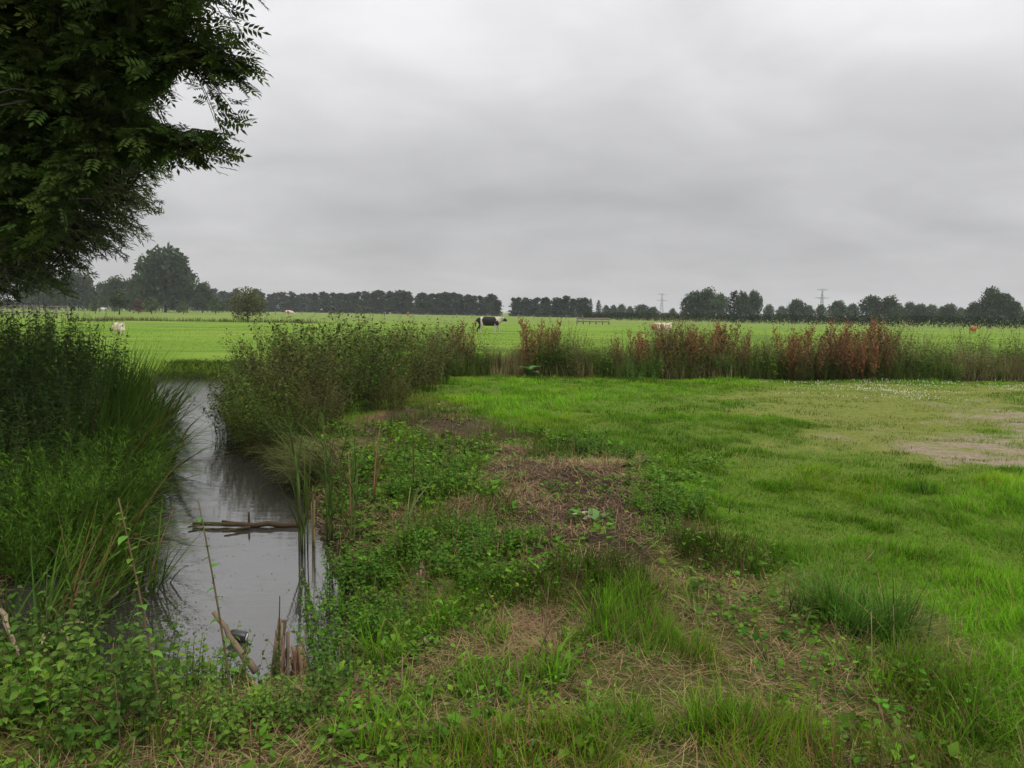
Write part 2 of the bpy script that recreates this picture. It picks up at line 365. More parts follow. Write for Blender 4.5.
sp2 = N(nt, 'ShaderNodeSeparateXYZ'); L(geo.outputs['Position'], sp2.inputs[0]); rp = N(nt, 'ShaderNodeMapRange'); L(sp2.outputs['Y'], rp.inputs['Value']); rp.inputs['From Min'].default_value = 13; rp.inputs['From Max'].default_value = 18; rp.inputs['To Min'].default_value = .12; rp.inputs['To Max'].default_value = .9; L(rp.outputs[0], bp.inputs['Strength']); bp.inputs['Distance'].default_value = .014
L(nzt(7, 3, .5, (.6, 1.8, 1)), bp.inputs['Height']); L(bp.outputs[0], b.inputs['Normal'])
me.materials.append(m); kind(link('water', me), 'structure')
# ------------------------------------------------------------------ grass and ground cover (uncountable)
def scatter(n, d0, d1, slope=.80, marg=.6):
    y = np.sqrt(d0*d0+(d1*d1-d0*d0)*rng.random(n)); x = (rng.random(n)*2-1)*(y*slope+marg)
    return np.stack([x, y], 1)
def jit(c, n, v, hue=.1): return A(c)*(1+v*(rng.random((n, 1))*2-1))*(1+hue*(rng.random((n, 3))*2-1))
gl = G(); gd = G()
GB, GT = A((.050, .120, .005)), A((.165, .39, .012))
for (d0, d1, n, wsc, seg) in ((1.6, 4.5, 60000, 1., 3), (4.5, 8, 105000, 1.25, 3), (8, 13, 110000, 1.8, 2), (13, 20.5, 110000, 2.6, 2)):
    P = scatter(n*2, d0, d1); mk = masks(P); x, y = P.T
    clump = fbm(x*2.6, y*2.6, 60, 3); lush = fbm(x*.55, y*.55, 61, 3)
    rough = mk['rough']
    tuft = sstep(.46, .60, fbm(x*1.5+3, y*1.5, 62, 3))
    p = (1-.97*mk['soil'])*(1-.93*mk['track']*sstep(.38, .5, fbm(x*1.2, y*3, 71)))*(1-.55*mk['yellow'])
    p *= np.where(rough > .5, .22+.6*tuft*(1-.6*mk['dead']), .6+.4*sstep(.3, .6, clump))*(1-.35*mk['herb'])
    p *= (mk['water'] > .12)*np.where(x < -.6-.15*(y-3), .22, 1.)*np.where(y < 2.9, .75, 1)
    ok = rng.random(len(P)) < p*.72; P = P[ok]; x, y = P.T; n = len(P); rough = rough[ok]; tuft = tuft[ok]; clump = clump[ok]; yl = mk['yellow'][ok]; lush = lush[ok]
    ln = np.where(rough > .5, .04+.16*tuft, .05+.06*sstep(.35, .7, clump)+.05*sstep(.45, .7, lush))*(.55+.9*rng.random(n))*(1-.5*yl)
    base = np.column_stack([P, height(P)-.01])
    az = np.where(rng.random(n) < .5, rng.random(n)*6.283, fbm(x*1.3, y*1.3, 80)*14)
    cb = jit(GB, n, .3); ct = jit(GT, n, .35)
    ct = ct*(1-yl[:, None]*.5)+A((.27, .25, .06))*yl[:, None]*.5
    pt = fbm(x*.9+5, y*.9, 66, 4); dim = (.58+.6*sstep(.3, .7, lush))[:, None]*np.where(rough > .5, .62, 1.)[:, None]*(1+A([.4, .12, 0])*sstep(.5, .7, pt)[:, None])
    dry = (rng.random(n) < np.where(rough > .5, .22, .06)); ct[dry] = jit((.30, .22, .09), dry.sum(), .3); cb[dry] = ct[dry]*.6
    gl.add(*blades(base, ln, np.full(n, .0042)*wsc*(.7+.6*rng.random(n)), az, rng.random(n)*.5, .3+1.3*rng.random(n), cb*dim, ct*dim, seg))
# far pasture tufts
P = scatter(52000, 22, 75, .74, 1); x, y = P.T; ok = (y > 22.5)*(fbm(x*.5, y*.5, 90, 3) > .42); P = P[ok]; n = len(P)
gl.add(*blades(np.column_stack([P, height(P)-.01]), .05+.08*rng.random(n), np.full(n, .035), rng.random(n)*6.28, rng.random(n)*.6, rng.random(n)*1.0, jit((.10, .18, .018), n, .4), jit((.18, .31, .036), n, .3), 1))
kind(link('grass', gl.mesh('grass', M_GRASS)), 'stuff')
# dead grass lying about
for (d0, d1, n, wsc) in ((1.6, 5, 60000, 1.), (5, 10, 60000, 1.6)):
    P = scatter(n*2, d0, d1); mk = masks(P); x, y = P.T
    p = (.30*mk['rough']+.9*mk['dead'])*(mk['water'] > .02)+.02*mk['soil']+.35*sstep(.9, .3, mk['water'])*(mk['water'] > .05)
    ok = rng.random(len(P)) < p*.8; P = P[ok]; n = len(P)
    base = np.column_stack([P, height(P)+.004+.02*rng.random(n)])
    az = rng.random(n)*6.28; ct = jit((.35, .24, .12), n, .5, .12)
    gd.add(*blades(base, .06+.14*rng.random(n), np.full(n, .0035)*wsc, az, 1.05+.5*rng.random(n), rng.random(n)*.7-.1, ct*.6, ct, 2))
kind(link('dead_grass', gd.mesh('dead_grass', M_DRY)), 'stuff')
# chips and crumbs of peat on the bare soil
P = np.concatenate([scatter(26000, 4, 9), scatter(20000, 9, 15)]); mk = masks(P); ok = rng.random(len(P)) < mk['soil']*.9
P = P[ok]; n = len(P); far = P[:, 1] > 9
g = G(); g.add(*leaves(np.column_stack([P, height(P)+.006]), rng.random(n)*6.28, rng.normal(0, .5, n), (.012+.035*rng.random(n))*(1+.6*far), .45, jit((.09, .062, .04), n, .75, .15), LEAF2, rng.normal(0, .8, n)))
kind(link('peat_crumbs', g.mesh('peat_crumbs', M_DRY)), 'stuff')
# low broad-leaved ground cover
g = G()
for (d0, d1, n, sc) in ((1.6, 5, 5200, 1.), (5, 9, 7200, 1.15), (9, 15, 5200, 1.7)):
    P = scatter(n*3, d0, d1); mk = masks(P); x, y = P.T
    patch = sstep(.45, .58, fbm(x*1.3, y*1.3, 95, 4))
    p = (mk['herb']*(.25+.75*patch)+.16*mk['rough']*patch+.30*sstep(1.3, .4, mk['water'])*patch)*(1-.85*mk['soil'])*(mk['water'] > .1)+.07*mk['soil']*patch+.30*mk['left']*(mk['water'] > .1)
    ok = rng.random(len(P)) < p; P = P[ok]; n = len(P); mm = 8
    hz = (.02+.13*rng.random(n)*sstep(.4, .65, fbm(P[:, 0]*1.3, P[:, 1]*1.3, 95, 4))+.03*rng.random(n))
    base = np.column_stack([P, height(P)])
    pos = base[:, None]+np.stack([rng.normal(0, .028*sc, (n, mm)), rng.normal(0, .028*sc, (n, mm)), hz[:, None]*rng.random((n, mm))], 2)
    tc_ = jit((.075, .165, .016), n, .5, .15)
    g.add(*leaves(pos.reshape(-1, 3), rng.random(n*mm)*6.28, rng.normal(.15, .35, n*mm), (.016+.034*rng.random(n*mm)**1.5+.035*np.repeat(rng.random(n) < .10, mm))*sc, .62, np.repeat(np.where(rng.random((n, 1)) < .3, tc_*A([1.35, 1.15, 1.]), tc_), mm, 0)*(1+.25*(rng.random((n*mm, 1))*2-1)), LEAF4 if d1 < 9.1 else LEAF2, rng.normal(0, .3, n*mm)))
kind(link('ground_cover', g.mesh('ground_cover', M_LEAF)), 'stuff')
# thin dead stalks and stubble standing in the rough ground
P = np.concatenate([scatter(2600, 2, 6), scatter(4200, 6, 12)]); mk = masks(P); ok = rng.random(len(P)) < (.35*mk['rough']+.4*mk['soil']+.5*sstep(1.2, .3, mk['water']))*(mk['water'] > .08); P = P[ok]; n = len(P)
ct = jit((.20, .13, .07), n, .6); hh = .08+.25*rng.random(n)**2
gq = G(); gq.add(*tubes(stems(np.column_stack([P, height(P)-.02]), hh, .45*hh*rng.random(n), rng.random(n)*6.28), np.linspace(.004, .002, 5)[None].repeat(n, 0), ct))
kind(link('dry_stubble', gq.mesh('dry_stubble', M_DRY)), 'stuff')
# white clover heads
CLOV = gpoly([(770, 383), (1060, 382), (1060, 398), (930, 402), (790, 396)])
P = scatter(30000, 12, 20.5); ok = (sdist(P, CLOV) < .3)*(fbm(P[:, 0]*.8, P[:, 1]*1.6, 33) > .53); P = P[ok][:1100]; n = len(P)
g = G()
for q in range(3): g.add(*leaves(np.column_stack([P, height(P)+.05+.03*rng.random(n)]), rng.random(n)*6.28, rng.normal(.3, .6, n), np.full(n, .021), .9, jit((.62, .60, .50), n, .2, .03)))
kind(link('clover_flowers', g.mesh('clover_flowers', M_LEAF)), 'stuff')
# duckweed specks and scum along the left edge of the water
P = np.stack([x0+(x1-x0)*rng.random(200000), y0+(y1-y0)*.3*rng.random(200000)], 1); d = sdist(P, WATER); u, v, _ = proj(np.column_stack([P, np.full(len(P), WZ)]))
pr = np.where(d < -.02, .02+.95*sstep(240, 120, u+60*(fbm(P[:, 0]*3, P[:, 1]*3, 5)-.5))*sstep(560, 640, v), 0)*sstep(.3, .6, fbm(P[:, 0]*4, P[:, 1]*4, 6)); ok = rng.random(len(P)) < pr
P = P[ok]; n = len(P)
g = G(); g.add(*leaves(np.column_stack([P, np.full(n, WZ+.004)]), rng.random(n)*6.28, np.zeros(n), .005+.012*rng.random(n), .9, jit((.055, .075, .02), n, .4), LEAF2))
kind(link('duckweed', g.mesh('duckweed', M_LEAF)), 'stuff')
exec_rest = True
# ------------------------------------------------------------------ plants one can tell apart
def gz1(x, y): return float(height(A([[x, y]]))[0])
def plant(name, label, cat, loc, parts, group=None, rz=0, mats=None):
    t = thing(name, label, cat, loc, group, rz)
    for pn, g, mt in parts: link(pn, g.mesh(pn, mt), t)
    return t
def vary(protos, spots, group=None, labels=None):
    """first use of each prototype moves it, then copies"""
    used = set()
    for i, (x, y, rz, sc) in enumerate(spots):
        p = protos[i % len(protos)]; loc = (x, y, gz1(x, y)-.02)
        if id(p) not in used:
            used.add(id(p)); p.location = loc; p.rotation_euler = (0, 0, rz); p.scale = (sc, sc, sc)
            o = p
        else: o = dup(p, loc, rz, sc)
        if labels: o['label'] = labels(i) if callable(labels) else labels
        if group: o['group'] = group
# --- weeds in the band between mown grass and pasture
def weed_proto(seed, h, lcol, scol, n=34, spread=.30, leaf=.06, lw=.34, m=22, seeds=None):
    gs, g = herb(n, spread, h, .22, m, leaf, lw, lcol, scol, .08, .35, LEAF2, .004, hv=.28)
    parts = [('stem', gs, M_DRY), ('foliage', g, M_LEAF)]
    if seeds:
        s2, g2 = herb(int(n*.5), spread*.8, h*1.08, .2, 10, .05, .5, seeds, scol, .7, .6, LEAF2, .004, hv=.22)
        gs.join(s2); parts.append(('seed_head', g2, M_DRY))  # this part is the seed heads topping the weed stems
    return plant('weed_plant', 'tall green weed in the band between mown grass and pasture', 'weed', (0, 0, 0), parts)
WC = [((.105, .175, .022), (.15, .16, .06), None), ((.09, .125, .022), (.15, .13, .06), (.20, .15, .08)), ((.12, .20, .026), (.17, .17, .07), (.30, .24, .13)),
      ((.095, .11, .026), (.15, .11, .055), (.20, .12, .065)), ((.16, .19, .055), (.22, .20, .09), (.36, .29, .16)), ((.07, .135, .018), (.11, .12, .05), None)]
protos = [weed_proto(i, 1.0, *c[:2], seeds=c[2], leaf=.075+.025*(i % 3), lw=.42, n=24+4*(i % 3)) for i, c in enumerate(WC)]
def strip_y(x): return 20.6+.025*x
def strip_h(px): 
    return float(np.interp(px, [420, 450, 478, 505, 525, 540, 575, 620, 660, 700, 740, 780, 840, 890, 940, 1000, 1060], [1.5, 1.35, .95, .95, 1.15, 1.42, 1.2, 1.15, 1.35, 1.35, 1.2, 1.15, 1.4, 1.4, 1.35, 1.3, 1.3]))
spots = []
for x in np.arange(-2.2, 17, .27):
    for r in range(3):
        xx = x+rng.normal(0, .1); y = strip_y(x)+.15+r*.62+rng.normal(0, .13); px = 512+F*xx/y
        spots.append((xx, y, rng.random()*6.28, strip_h(px)*(.42+.68*rng.random()**1.3)*(.8 if r == 0 else 1)))
rng.shuffle(spots)
vary(protos, [tuple(s) for s in spots], 'tall weeds between the mown grass and the pasture')
# --- grass growing through the band
n = 20000; x = rng.random(n)*20-2.8; pxg = 512+F*x/21; lowg = np.where((pxg > 470) & (pxg < 512), .72, 1.); y = strip_y(x)-.25+rng.random(n)**.8*2.2; P = np.stack([x, y], 1)
pale = fbm(x*.6, y*.2, 15) > np.interp(x, [-3, 9, 12, 17], [.62, .55, .4, .38])
ct = jit((.12, .17, .035), n, .35); ct[pale] = jit((.30, .25, .12), pale.sum(), .3)
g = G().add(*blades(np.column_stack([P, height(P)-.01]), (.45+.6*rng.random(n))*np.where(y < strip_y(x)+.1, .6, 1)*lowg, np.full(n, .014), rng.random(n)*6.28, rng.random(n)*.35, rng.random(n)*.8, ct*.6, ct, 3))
kind(link('tall_grass', g.mesh('tall_grass', M_GRASS)), 'stuff')
# --- rust red docks
def dock_proto(h=1.45, n=5, spread=.22, red=(.18, .095, .05)):
    gs, gl2 = herb(n, spread, h*.45, .3, 6, .22, .3, (.09, .10, .03), (.13, .07, .035), .05, .4, LEAF4, .006, taper=.4)
    gh = G()
    a = rng.random(n)*6.28; r = spread*np.sqrt(rng.random(n)); base = np.stack([r*np.cos(a), r*np.sin(a), 0*a], 1)
    hh = h*(.72+.32*rng.random(n)); P = stems(base, hh, .18*hh*rng.random(n), a)
    gs.add(*tubes(P, np.linspace(.006, .002, 5)[None].repeat(n, 0), tint(n, (.15, .065, .03), .25)))
    B = []
    for s in range(n):                                           # side branches rising close to the stem
        for q in range(11):
            t0 = .22+.7*q/11; p0 = along(P[s:s+1], A([[t0]]))[0, 0]; az = q*2.4+s; ln = .30*(1.05-t0)*(.7+.7*rng.random())+.06
            B.append(p0+np.linspace(0, 1, 5)[:, None]*A([math.cos(az)*ln*.65, math.sin(az)*ln*.65, ln]))
    B = A(B); gs.add(*tubes(B, np.full((len(B), 5), .0022), tint(len(B), (.16, .07, .03), .2)))
    for path, m, t0 in ((B, 24, .05), (P, 46, .4)):
        t = t0+(1-t0)*rng.random((len(path), m)); pos = along(path, t).reshape(-1, 3)+rng.normal(0, .011, (len(path)*m, 3)); k = len(pos)
        gh.add(*leaves(pos, rng.random(k)*6.28, rng.normal(0, .7, k), .020+.02*rng.random(k), .9, tint(k, red, .4, .15), LEAF2, rng.normal(0, 1, k)))  # small seed clusters that make up the dock's seed heads
    return plant('dock_plant', 'dock', 'dock plant', (0, 0, 0), [('stem', gs, M_DRY), ('seed_head', gh, M_DRY), ('foliage', gl2, M_LEAF)])
dp = [dock_proto(1.5, 6, .26), dock_proto(1.45, 12, .46, (.24, .115, .055)), dock_proto(1.35, 5, .22, (.17, .095, .05))]
DOCKS = [(462, 1.10, 'dark brown-red dock at the left start of the weed band, beside the bramble mound'), (535, 1.18, 'rust-red dock spire right of the grazing black and white cow'), (548, 1.05, 'shorter rust-red dock beside the spire right of the black and white cow'),
         (620, .85, 'thin brownish dock in the band, below the wooden rail fence'), (640, .98, 'brown dock just left of the orange-red dock below the pale cow'), (664, 1.08, 'broad orange-red dock in front of the pale cow'),
         (684, 1.0, 'slim red dock right of the pale cow'), (702, 1.18, 'left one of two tall rust dock spires below the big tree clump'), (722, 1.22, 'right one of two tall rust dock spires below the big tree clump'),
         (738, 1.02, 'faded brown dock right of the pair of tall rust spires'), (797, 1.12, 'rust dock at the left edge of the big red dock thicket'), (818, 1.05, 'brown-green dock in the left part of the red dock thicket'),
         (838, 1.15, 'dense red dock left of the tallest one in the thicket'), (856, 1.28, 'tallest and reddest dock in the middle of the thicket'), (872, 1.24, 'tall rust dock on the right flank of the thicket'),
         (845, 1.0, 'low bushy rust dock at the front foot of the thicket'), (862, .95, 'low orange-brown dock at the front right foot of the thicket'), (882, 1.05, 'thin rust dock at the right end of the thicket')]
for i, (px, sc, lab) in enumerate(DOCKS):
    y = 20.75+.5*rng.random() + (-.25 if 'front' in lab else 0); x = (px-512)/F*y; loc = (x, y, gz1(x, y)-.02)
    if i < 3: o = dp[i]; o.location = loc; o.scale = (sc,)*3
    else: o = dup(dp[i % 3], loc, rng.random()*6.28, sc)
    o['label'] = lab; o['group'] = 'rust red docks in the weed band'
# --- rank weeds on the spit between ditch and mown grass: the bramble mound
def bush_proto(h, r, lcol, scol, n=110, leaf=.085, m=30):
    a = rng.random(n)*6.28; rr = r*.75*np.sqrt(rng.random(n)); base = np.stack([rr*np.cos(a), rr*np.sin(a), 0*a], 1)
    hh = h*(1-.55*(rr/r)**2)*(.72+.42*rng.random(n)); P = stems(base, hh, .38*hh*(.3+rng.random(n)), a+rng.normal(0, .5, n))
    gs = G().add(*tubes(P, np.linspace(.005, .002, 5)[None].repeat(n, 0), tint(n, scol, .3)))
    t = .12+.88*(np.arange(m)[None]+rng.random((n, m)))/m; pos = along(P, np.minimum(t, 1)).reshape(-1, 3)+rng.normal(0, .025, (n*m, 3)); k = n*m
    c = np.repeat(tint(n, lcol, .55, .2), m, 0)*(1+.35*(rng.random((k, 1))*2-1))
    gl2 = G().add(*leaves(pos, rng.random(k)*6.28, rng.normal(.25, .45, k), leaf*(.4+.9*rng.random(k)), .46, c, LEAF2, rng.normal(0, .5, k)))
    return plant('weed_bush', 'bush', 'bush', (0, 0, 0), [('stem', gs, M_DRY), ('foliage', gl2, M_LEAF)])
bp_ = [bush_proto(1.62, .95, (.052, .090, .012), (.12, .10, .05)), bush_proto(1.55, .9, (.085, .135, .018), (.14, .11, .05)), bush_proto(1.58, .9, (.085, .095, .022), (.16, .12, .06), leaf=.07)]
BUSH = [(285, 0, 10.6, .50, 'low sprawling weed bush nearest the floating branch, on the right bank'), (258, 0, 11.2, .52, 'low weed bush hanging over the water below the weed mound'), (318, 0, 11.4, .50, 'low weed bush at the front foot of the mound above the reeds'), (238, 0, 12.6, .58, 'low weed bush hanging over the ditch at the middle of the mound'), (262, 430, 11.6, .72, 'low dark bush over the right ditch bank, nearest part of the weed mound'), (300, 0, 12.3, .80, 'dark green weed bush just behind the reed clump on the right bank'),
        (345, 0, 13.2, .82, 'round olive bush at the front right of the weed mound'), (245, 0, 13.8, .72, 'brownish bush on the ditch edge at the left tip of the weed mound'), (290, 0, 14.3, .98, 'olive bush in the left middle of the weed mound'),
        (335, 0, 14.8, 1.08, 'tallest leafy bush in the centre of the weed mound'), (385, 0, 15.2, .95, 'bushy weed at the right centre of the weed mound'), (410, 0, 16.6, .98, 'green bush at the right end of the weed mound beside the mown grass'),
        (262, 0, 16.8, .82, 'low olive bush behind the left tip of the weed mound, by the pasture'), (310, 0, 17.4, 1.02, 'bush at the back of the weed mound against the pasture'), (365, 0, 17.6, 1.12, 'tall bush at the back right of the weed mound'),
        (425, 0, 18.6, .95, 'brown-flecked bush where the weed mound meets the weed band'), (390, 0, 19.6, 1.0, 'bush behind the weed mound, first of the weed band'), (385, 0, 13.4, .5, 'small low bush in front of the mound beside the dead grass')]
for i, (px, _, y, sc, lab) in enumerate(BUSH):
    x = (px-512)/F*y; loc = (x, y, gz1(x, y)-.05)
    if i < 3: o = bp_[i]; o.location = loc; o.scale = (sc,)*3
    else: o = dup(bp_[i % 3], loc, rng.random()*6.28, (sc*1.05, sc*1.05, sc))
    o['label'] = lab; o['group'] = 'weed bushes on the spit beside the ditch'
# trailing sedge that droops from the mound into the water
n = 2600; e = gpoly([(300, 500), (285, 478), (243, 450), (222, 420), (226, 396), (238, 380)], WZ); t = rng.random(n)*(len(e)-1); i = np.minimum(t.astype(int), len(e)-2); e = A(e)
P = e[i]*(1-(t-i))[:, None]+e[i+1]*(t-i)[:, None]+np.stack([rng.random(n)*.5, rng.random(n)*.2], 1)
az = math.pi+.35+rng.normal(0, .5, n); ct = jit((.15, .165, .045), n, .5)
g = G().add(*blades(np.column_stack([P, np.maximum(height(P), WZ)+.05]), .25+.5*rng.random(n), np.full(n, .012), az, .3+.5*rng.random(n), .9+.9*rng.random(n), ct*.5, ct, 3))
tag(link('sedge_fringe', g.mesh('sedge_fringe', M_DRY)), 'brownish sedge fringe drooping from the weed mound into the ditch', 'sedge')
# --- pale broad leaves at the foot of the band
def burdock():
    n = 9; g = G(); a = np.arange(n)*2.4; P = np.zeros((n, 3)); P[:, 2] = .1+.15*rng.random(n)
    g.add(*leaves(P, a, .15+.3*rng.random(n), .32+.15*rng.random(n), .75, tint(n, (.14, .24, .07), .15), LEAF6, rng.normal(0, .2, n)))
    s = G().add(*tubes(A([[[0, 0, -.02], [.0, 0, .12], p] for p in P+.02]), np.full((n, 3), .008), (.12, .16, .05)))
    return plant('burdock', 'b', 'plant', (0, 0, 0), [('foliage', g, M_LEAF), ('stem', s, M_DRY)])
bk = burdock()
for i, (px, py, lab) in enumerate([(478, 372, 'broad-leaved green plant at the foot of the weed band, below the cow'), (530, 378, 'broad-leaved plant at the band foot under the rust spire beside the cow'), (745, 378, 'low broad pale leaves at the foot of the band, left of the red thicket'),
                                   (880, 377, 'broad pale leaves at the foot of the red dock thicket'), (905, 377, 'broad pale leaves right of the red dock thicket foot')]):
    p = at(px, py); loc = (p[0], p[1], gz1(p[0], p[1])); o = bk if i == 0 else dup(bk, loc, i*1.3, .8+.1*i)
    o.location = loc; o['label'] = lab; o['group'] = 'broad-leaved plants along the weed band'
gs, g = herb(60, .55, .62, .4, 16, .05, .35, (.085, .19, .03), (.09, .13, .03), .05, .4, LEAF2, .003)
p = at(640, 381); plant('weed_clump', 'fresh light green clump spilling from the weed band onto the mown grass', 'weed', (p[0], p[1], gz1(p[0], p[1])), [('stem', gs, M_DRY), ('foliage', g, M_LEAF)])
# --- left bank: tall nettles and willowherb, soft green horsetail, sword leaves
def nettle_proto(h, n, spread, leaf, col, lw=.48, m=26, lean=.14, pit=-.15):
    gs, g = herb(n, spread, h, lean, m, leaf, lw, col, (.07, .075, .03), .12, pit, LEAF4, .005, hv=.2, tip=1.15)
    return plant('nettle', 'n', 'nettle', (0, 0, 0), [('stem', gs, M_DRY), ('foliage', g, M_LEAF)])
npr = [nettle_proto(1.55, 30, .5, .135, (.045, .092, .015)), nettle_proto(1.5, 30, .5, .125, (.058, .112, .018), .36), nettle_proto(1.35, 28, .45, .15, (.042, .085, .020), .3)]
k = 0; LB = []
for y in np.arange(5.2, 15.5, .75):
    edge = np.interp(y, [4.5, 6, 8, 10, 12, 14, 16], [-3.1, -3.55, -4.35, -5.0, -5.9, -6.75, -7.5])
    for j in range(4):
        x = edge-.75-j*.72+rng.normal(0, .12); yy = y+rng.normal(0, .15)
        if x < -.674*yy-1.6: continue
        s = (.70 if y < 6.2 else .82 if y < 8 else 1.0)*(.82+.3*rng.random())*(.8 if j == 0 else 1)
        LB.append((x, yy, rng.random()*6.28, s))
vary(npr, LB, 'nettles and willowherb on the left bank', 'dark green tall nettle massed on the left bank of the ditch')
def feather_proto():
    n, m = 80, 80; a = rng.random(n)*6.28; r = .42*np.sqrt(rng.random(n)); base = np.stack([r*np.cos(a), r*np.sin(a), 0*a], 1)
    hh = 1.0*(.7+.4*rng.random(n)); P = stems(base, hh, .28*hh*(.3+rng.random(n)), a)
    gs = G().add(*tubes(P, np.linspace(.004, .0015, 5)[None].repeat(n, 0), tint(n, (.06, .10, .02), .2)))
    t = .1+.9*rng.random((n, m)); pos = along(P, t).reshape(-1, 3); k = n*m
    g = G().add(*leaves(pos, rng.random(k)*6.28, .45+rng.normal(0, .3, k), (.035+.05*rng.random(k)), .11, tint(k, (.090, .19, .016), .35), LEAF2))
    return plant('feathery_plant', 'f', 'plant', (0, 0, 0), [('stem', gs, M_DRY), ('foliage', g, M_LEAF)])
fp = feather_proto()
FE = [(45, 475, 6.6, 1.12, 'light green feathery plant at the left picture edge, in front of the nettles'), (80, 0, 7.2, 1.15, 'soft feathery green plant in the middle of the left bank, tallest of its kind'), (100, 0, 7.7, 1.1, 'feathery green plant next to the sword leaves'),
      (15, 0, 6.0, .95, 'feathery plant at the very left edge, nearest to the viewer'), (60, 0, 6.0, .85, 'lower feathery plant in front of the tallest one'), (90, 0, 6.6, .9, 'feathery green tuft bending towards the water'), (110, 0, 8.4, 1.15, 'feathery plant standing behind the others on the left bank')]
for i, (px, _, y, sc, lab) in enumerate(FE):
    x = (px-512)/F*y; loc = (x, y, gz1(x, y)-.03); o = fp if i == 0 else dup(fp, loc, i*1.1, sc)
    o.location = loc; o.scale = (sc,)*3; o['label'] = lab; o['group'] = 'feathery plants on the left bank'
def sword(name, label, x, y, n, length, az0, azs, col, spread=.25, dead=.08, th=(.15, .5), bd=(.3, 1.0), wid=.022, group=None, cat='water plant'):
    z = max(gz1(x, y), WZ-.02)-.03; r = rng.random((n, 2))*2-1; base = np.column_stack([r*spread, np.zeros(n)])
    ct = jit(col, n, .3); d = rng.random(n) < dead; ct[d] = jit((.22, .14, .06), d.sum(), .3)
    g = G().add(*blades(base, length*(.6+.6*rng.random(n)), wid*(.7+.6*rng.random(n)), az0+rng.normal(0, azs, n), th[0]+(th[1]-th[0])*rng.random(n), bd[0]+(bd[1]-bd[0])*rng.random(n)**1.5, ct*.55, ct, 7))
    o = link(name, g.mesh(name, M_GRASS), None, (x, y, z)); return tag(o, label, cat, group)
SW = []
for i, y in enumerate(np.arange(6.4, 14.8, .55)):
    edge = np.interp(y, [4.5, 6, 8, 10, 12, 14, 16], [-3.1, -3.55, -4.35, -5.0, -5.9, -6.75, -7.5])
    lab = 'sword-leaved reed grass arching right over the ditch from the left bank'
    sword('sword_leaf_clump', lab, edge-.08+rng.normal(0, .08), y, 48 if y > 7.6 else 40, (1.15 if y > 7.6 else .95)+.45*rng.random(), .05, .6, (.085, .165, .020), .32, .10, (.25, 1.15), (.1, 1.3), .034, 'sword-leaved clumps along the left bank')
    if y > 8.4: sword('sword_leaf_clump', lab, edge-.5+rng.normal(0, .08), y+.25, 45, 1.35+.3*rng.random(), .15, .7, (.075, .145, .018), .32, .06, (.05, .6), (.1, .9), .026, 'sword-leaved clumps along the left bank')
NEARSW = [(120, 590, 5.6, .75, .1, 60, 'low green sword leaves at the near left edge of the water'), (60, 600, 5.1, .85, .3, 70, 'sword-leaved clump in the lower left, beside the brown bent leaves'), (20, 620, 4.6, .95, .4, 60, 'upright dark sword leaves at the lower left picture edge'),
          (95, 540, 6.2, .8, .0, 60, 'sword leaves reaching far over the water in the middle of the left bank')]
for px, py, y, ln, az, n, lab in NEARSW: sword('sword_leaf_clump', lab, (px-512)/F*y, y, n, ln, az, .9, (.085, .165, .020), .22, .15, (.1, .8), (.1, 1.1), .017, 'sword-leaved clumps at the lower left')
# long single leaves lying out over the water
for i, (px, py, y, ln, az, th, bd) in enumerate([(115, 575, 5.9, 1.0, .35, .75, .15), (120, 590, 5.7, .95, -.05, 1.15, .35), (150, 470, 9.2, .9, .0, 1.3, .3), (160, 440, 10, 1., .1, 1.2, .4)]):
    x = (px-512)/F*y; g = G().add(*blades(A([[0, 0, 0.]]), A([ln]), A([.024]), A([az]), A([th]), A([bd]), A([(.05, .09, .02)]), A([(.10, .17, .03)]), 8))
    lab = ['long green blade slanting up over the water at the left', 'long green blade lying almost flat over the water at the left', 'dark blade lying out on the water from the left bank', 'farthest long blade lying out over the ditch'][i]
    tag(link('reed_leaf', g.mesh('reed_leaf', M_GRASS), None, (x, y, WZ+.12)), lab, 'leaf')
for i in range(26):
    y = 5.4+i*.33+rng.normal(0, .1); edge = np.interp(y, [4.5, 6, 8, 10, 12, 14, 16], [-3.1, -3.55, -4.35, -5.0, -5.9, -6.75, -7.5]); nb = 3; ct = jit((.10, .19, .025), nb, .35)
    if i % 6 == 2: ct = jit((.26, .19, .09), nb, .2)
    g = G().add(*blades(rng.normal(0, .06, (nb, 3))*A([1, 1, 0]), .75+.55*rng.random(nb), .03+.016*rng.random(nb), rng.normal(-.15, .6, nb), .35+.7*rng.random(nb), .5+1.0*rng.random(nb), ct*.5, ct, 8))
    tag(link('arching_leaf', g.mesh('arching_leaf', M_GRASS), None, (edge+.12+rng.normal(0, .06), y, WZ)), 'broad sword leaves arching out over the water from the left bank', 'leaf', 'broad leaves arching over the ditch')
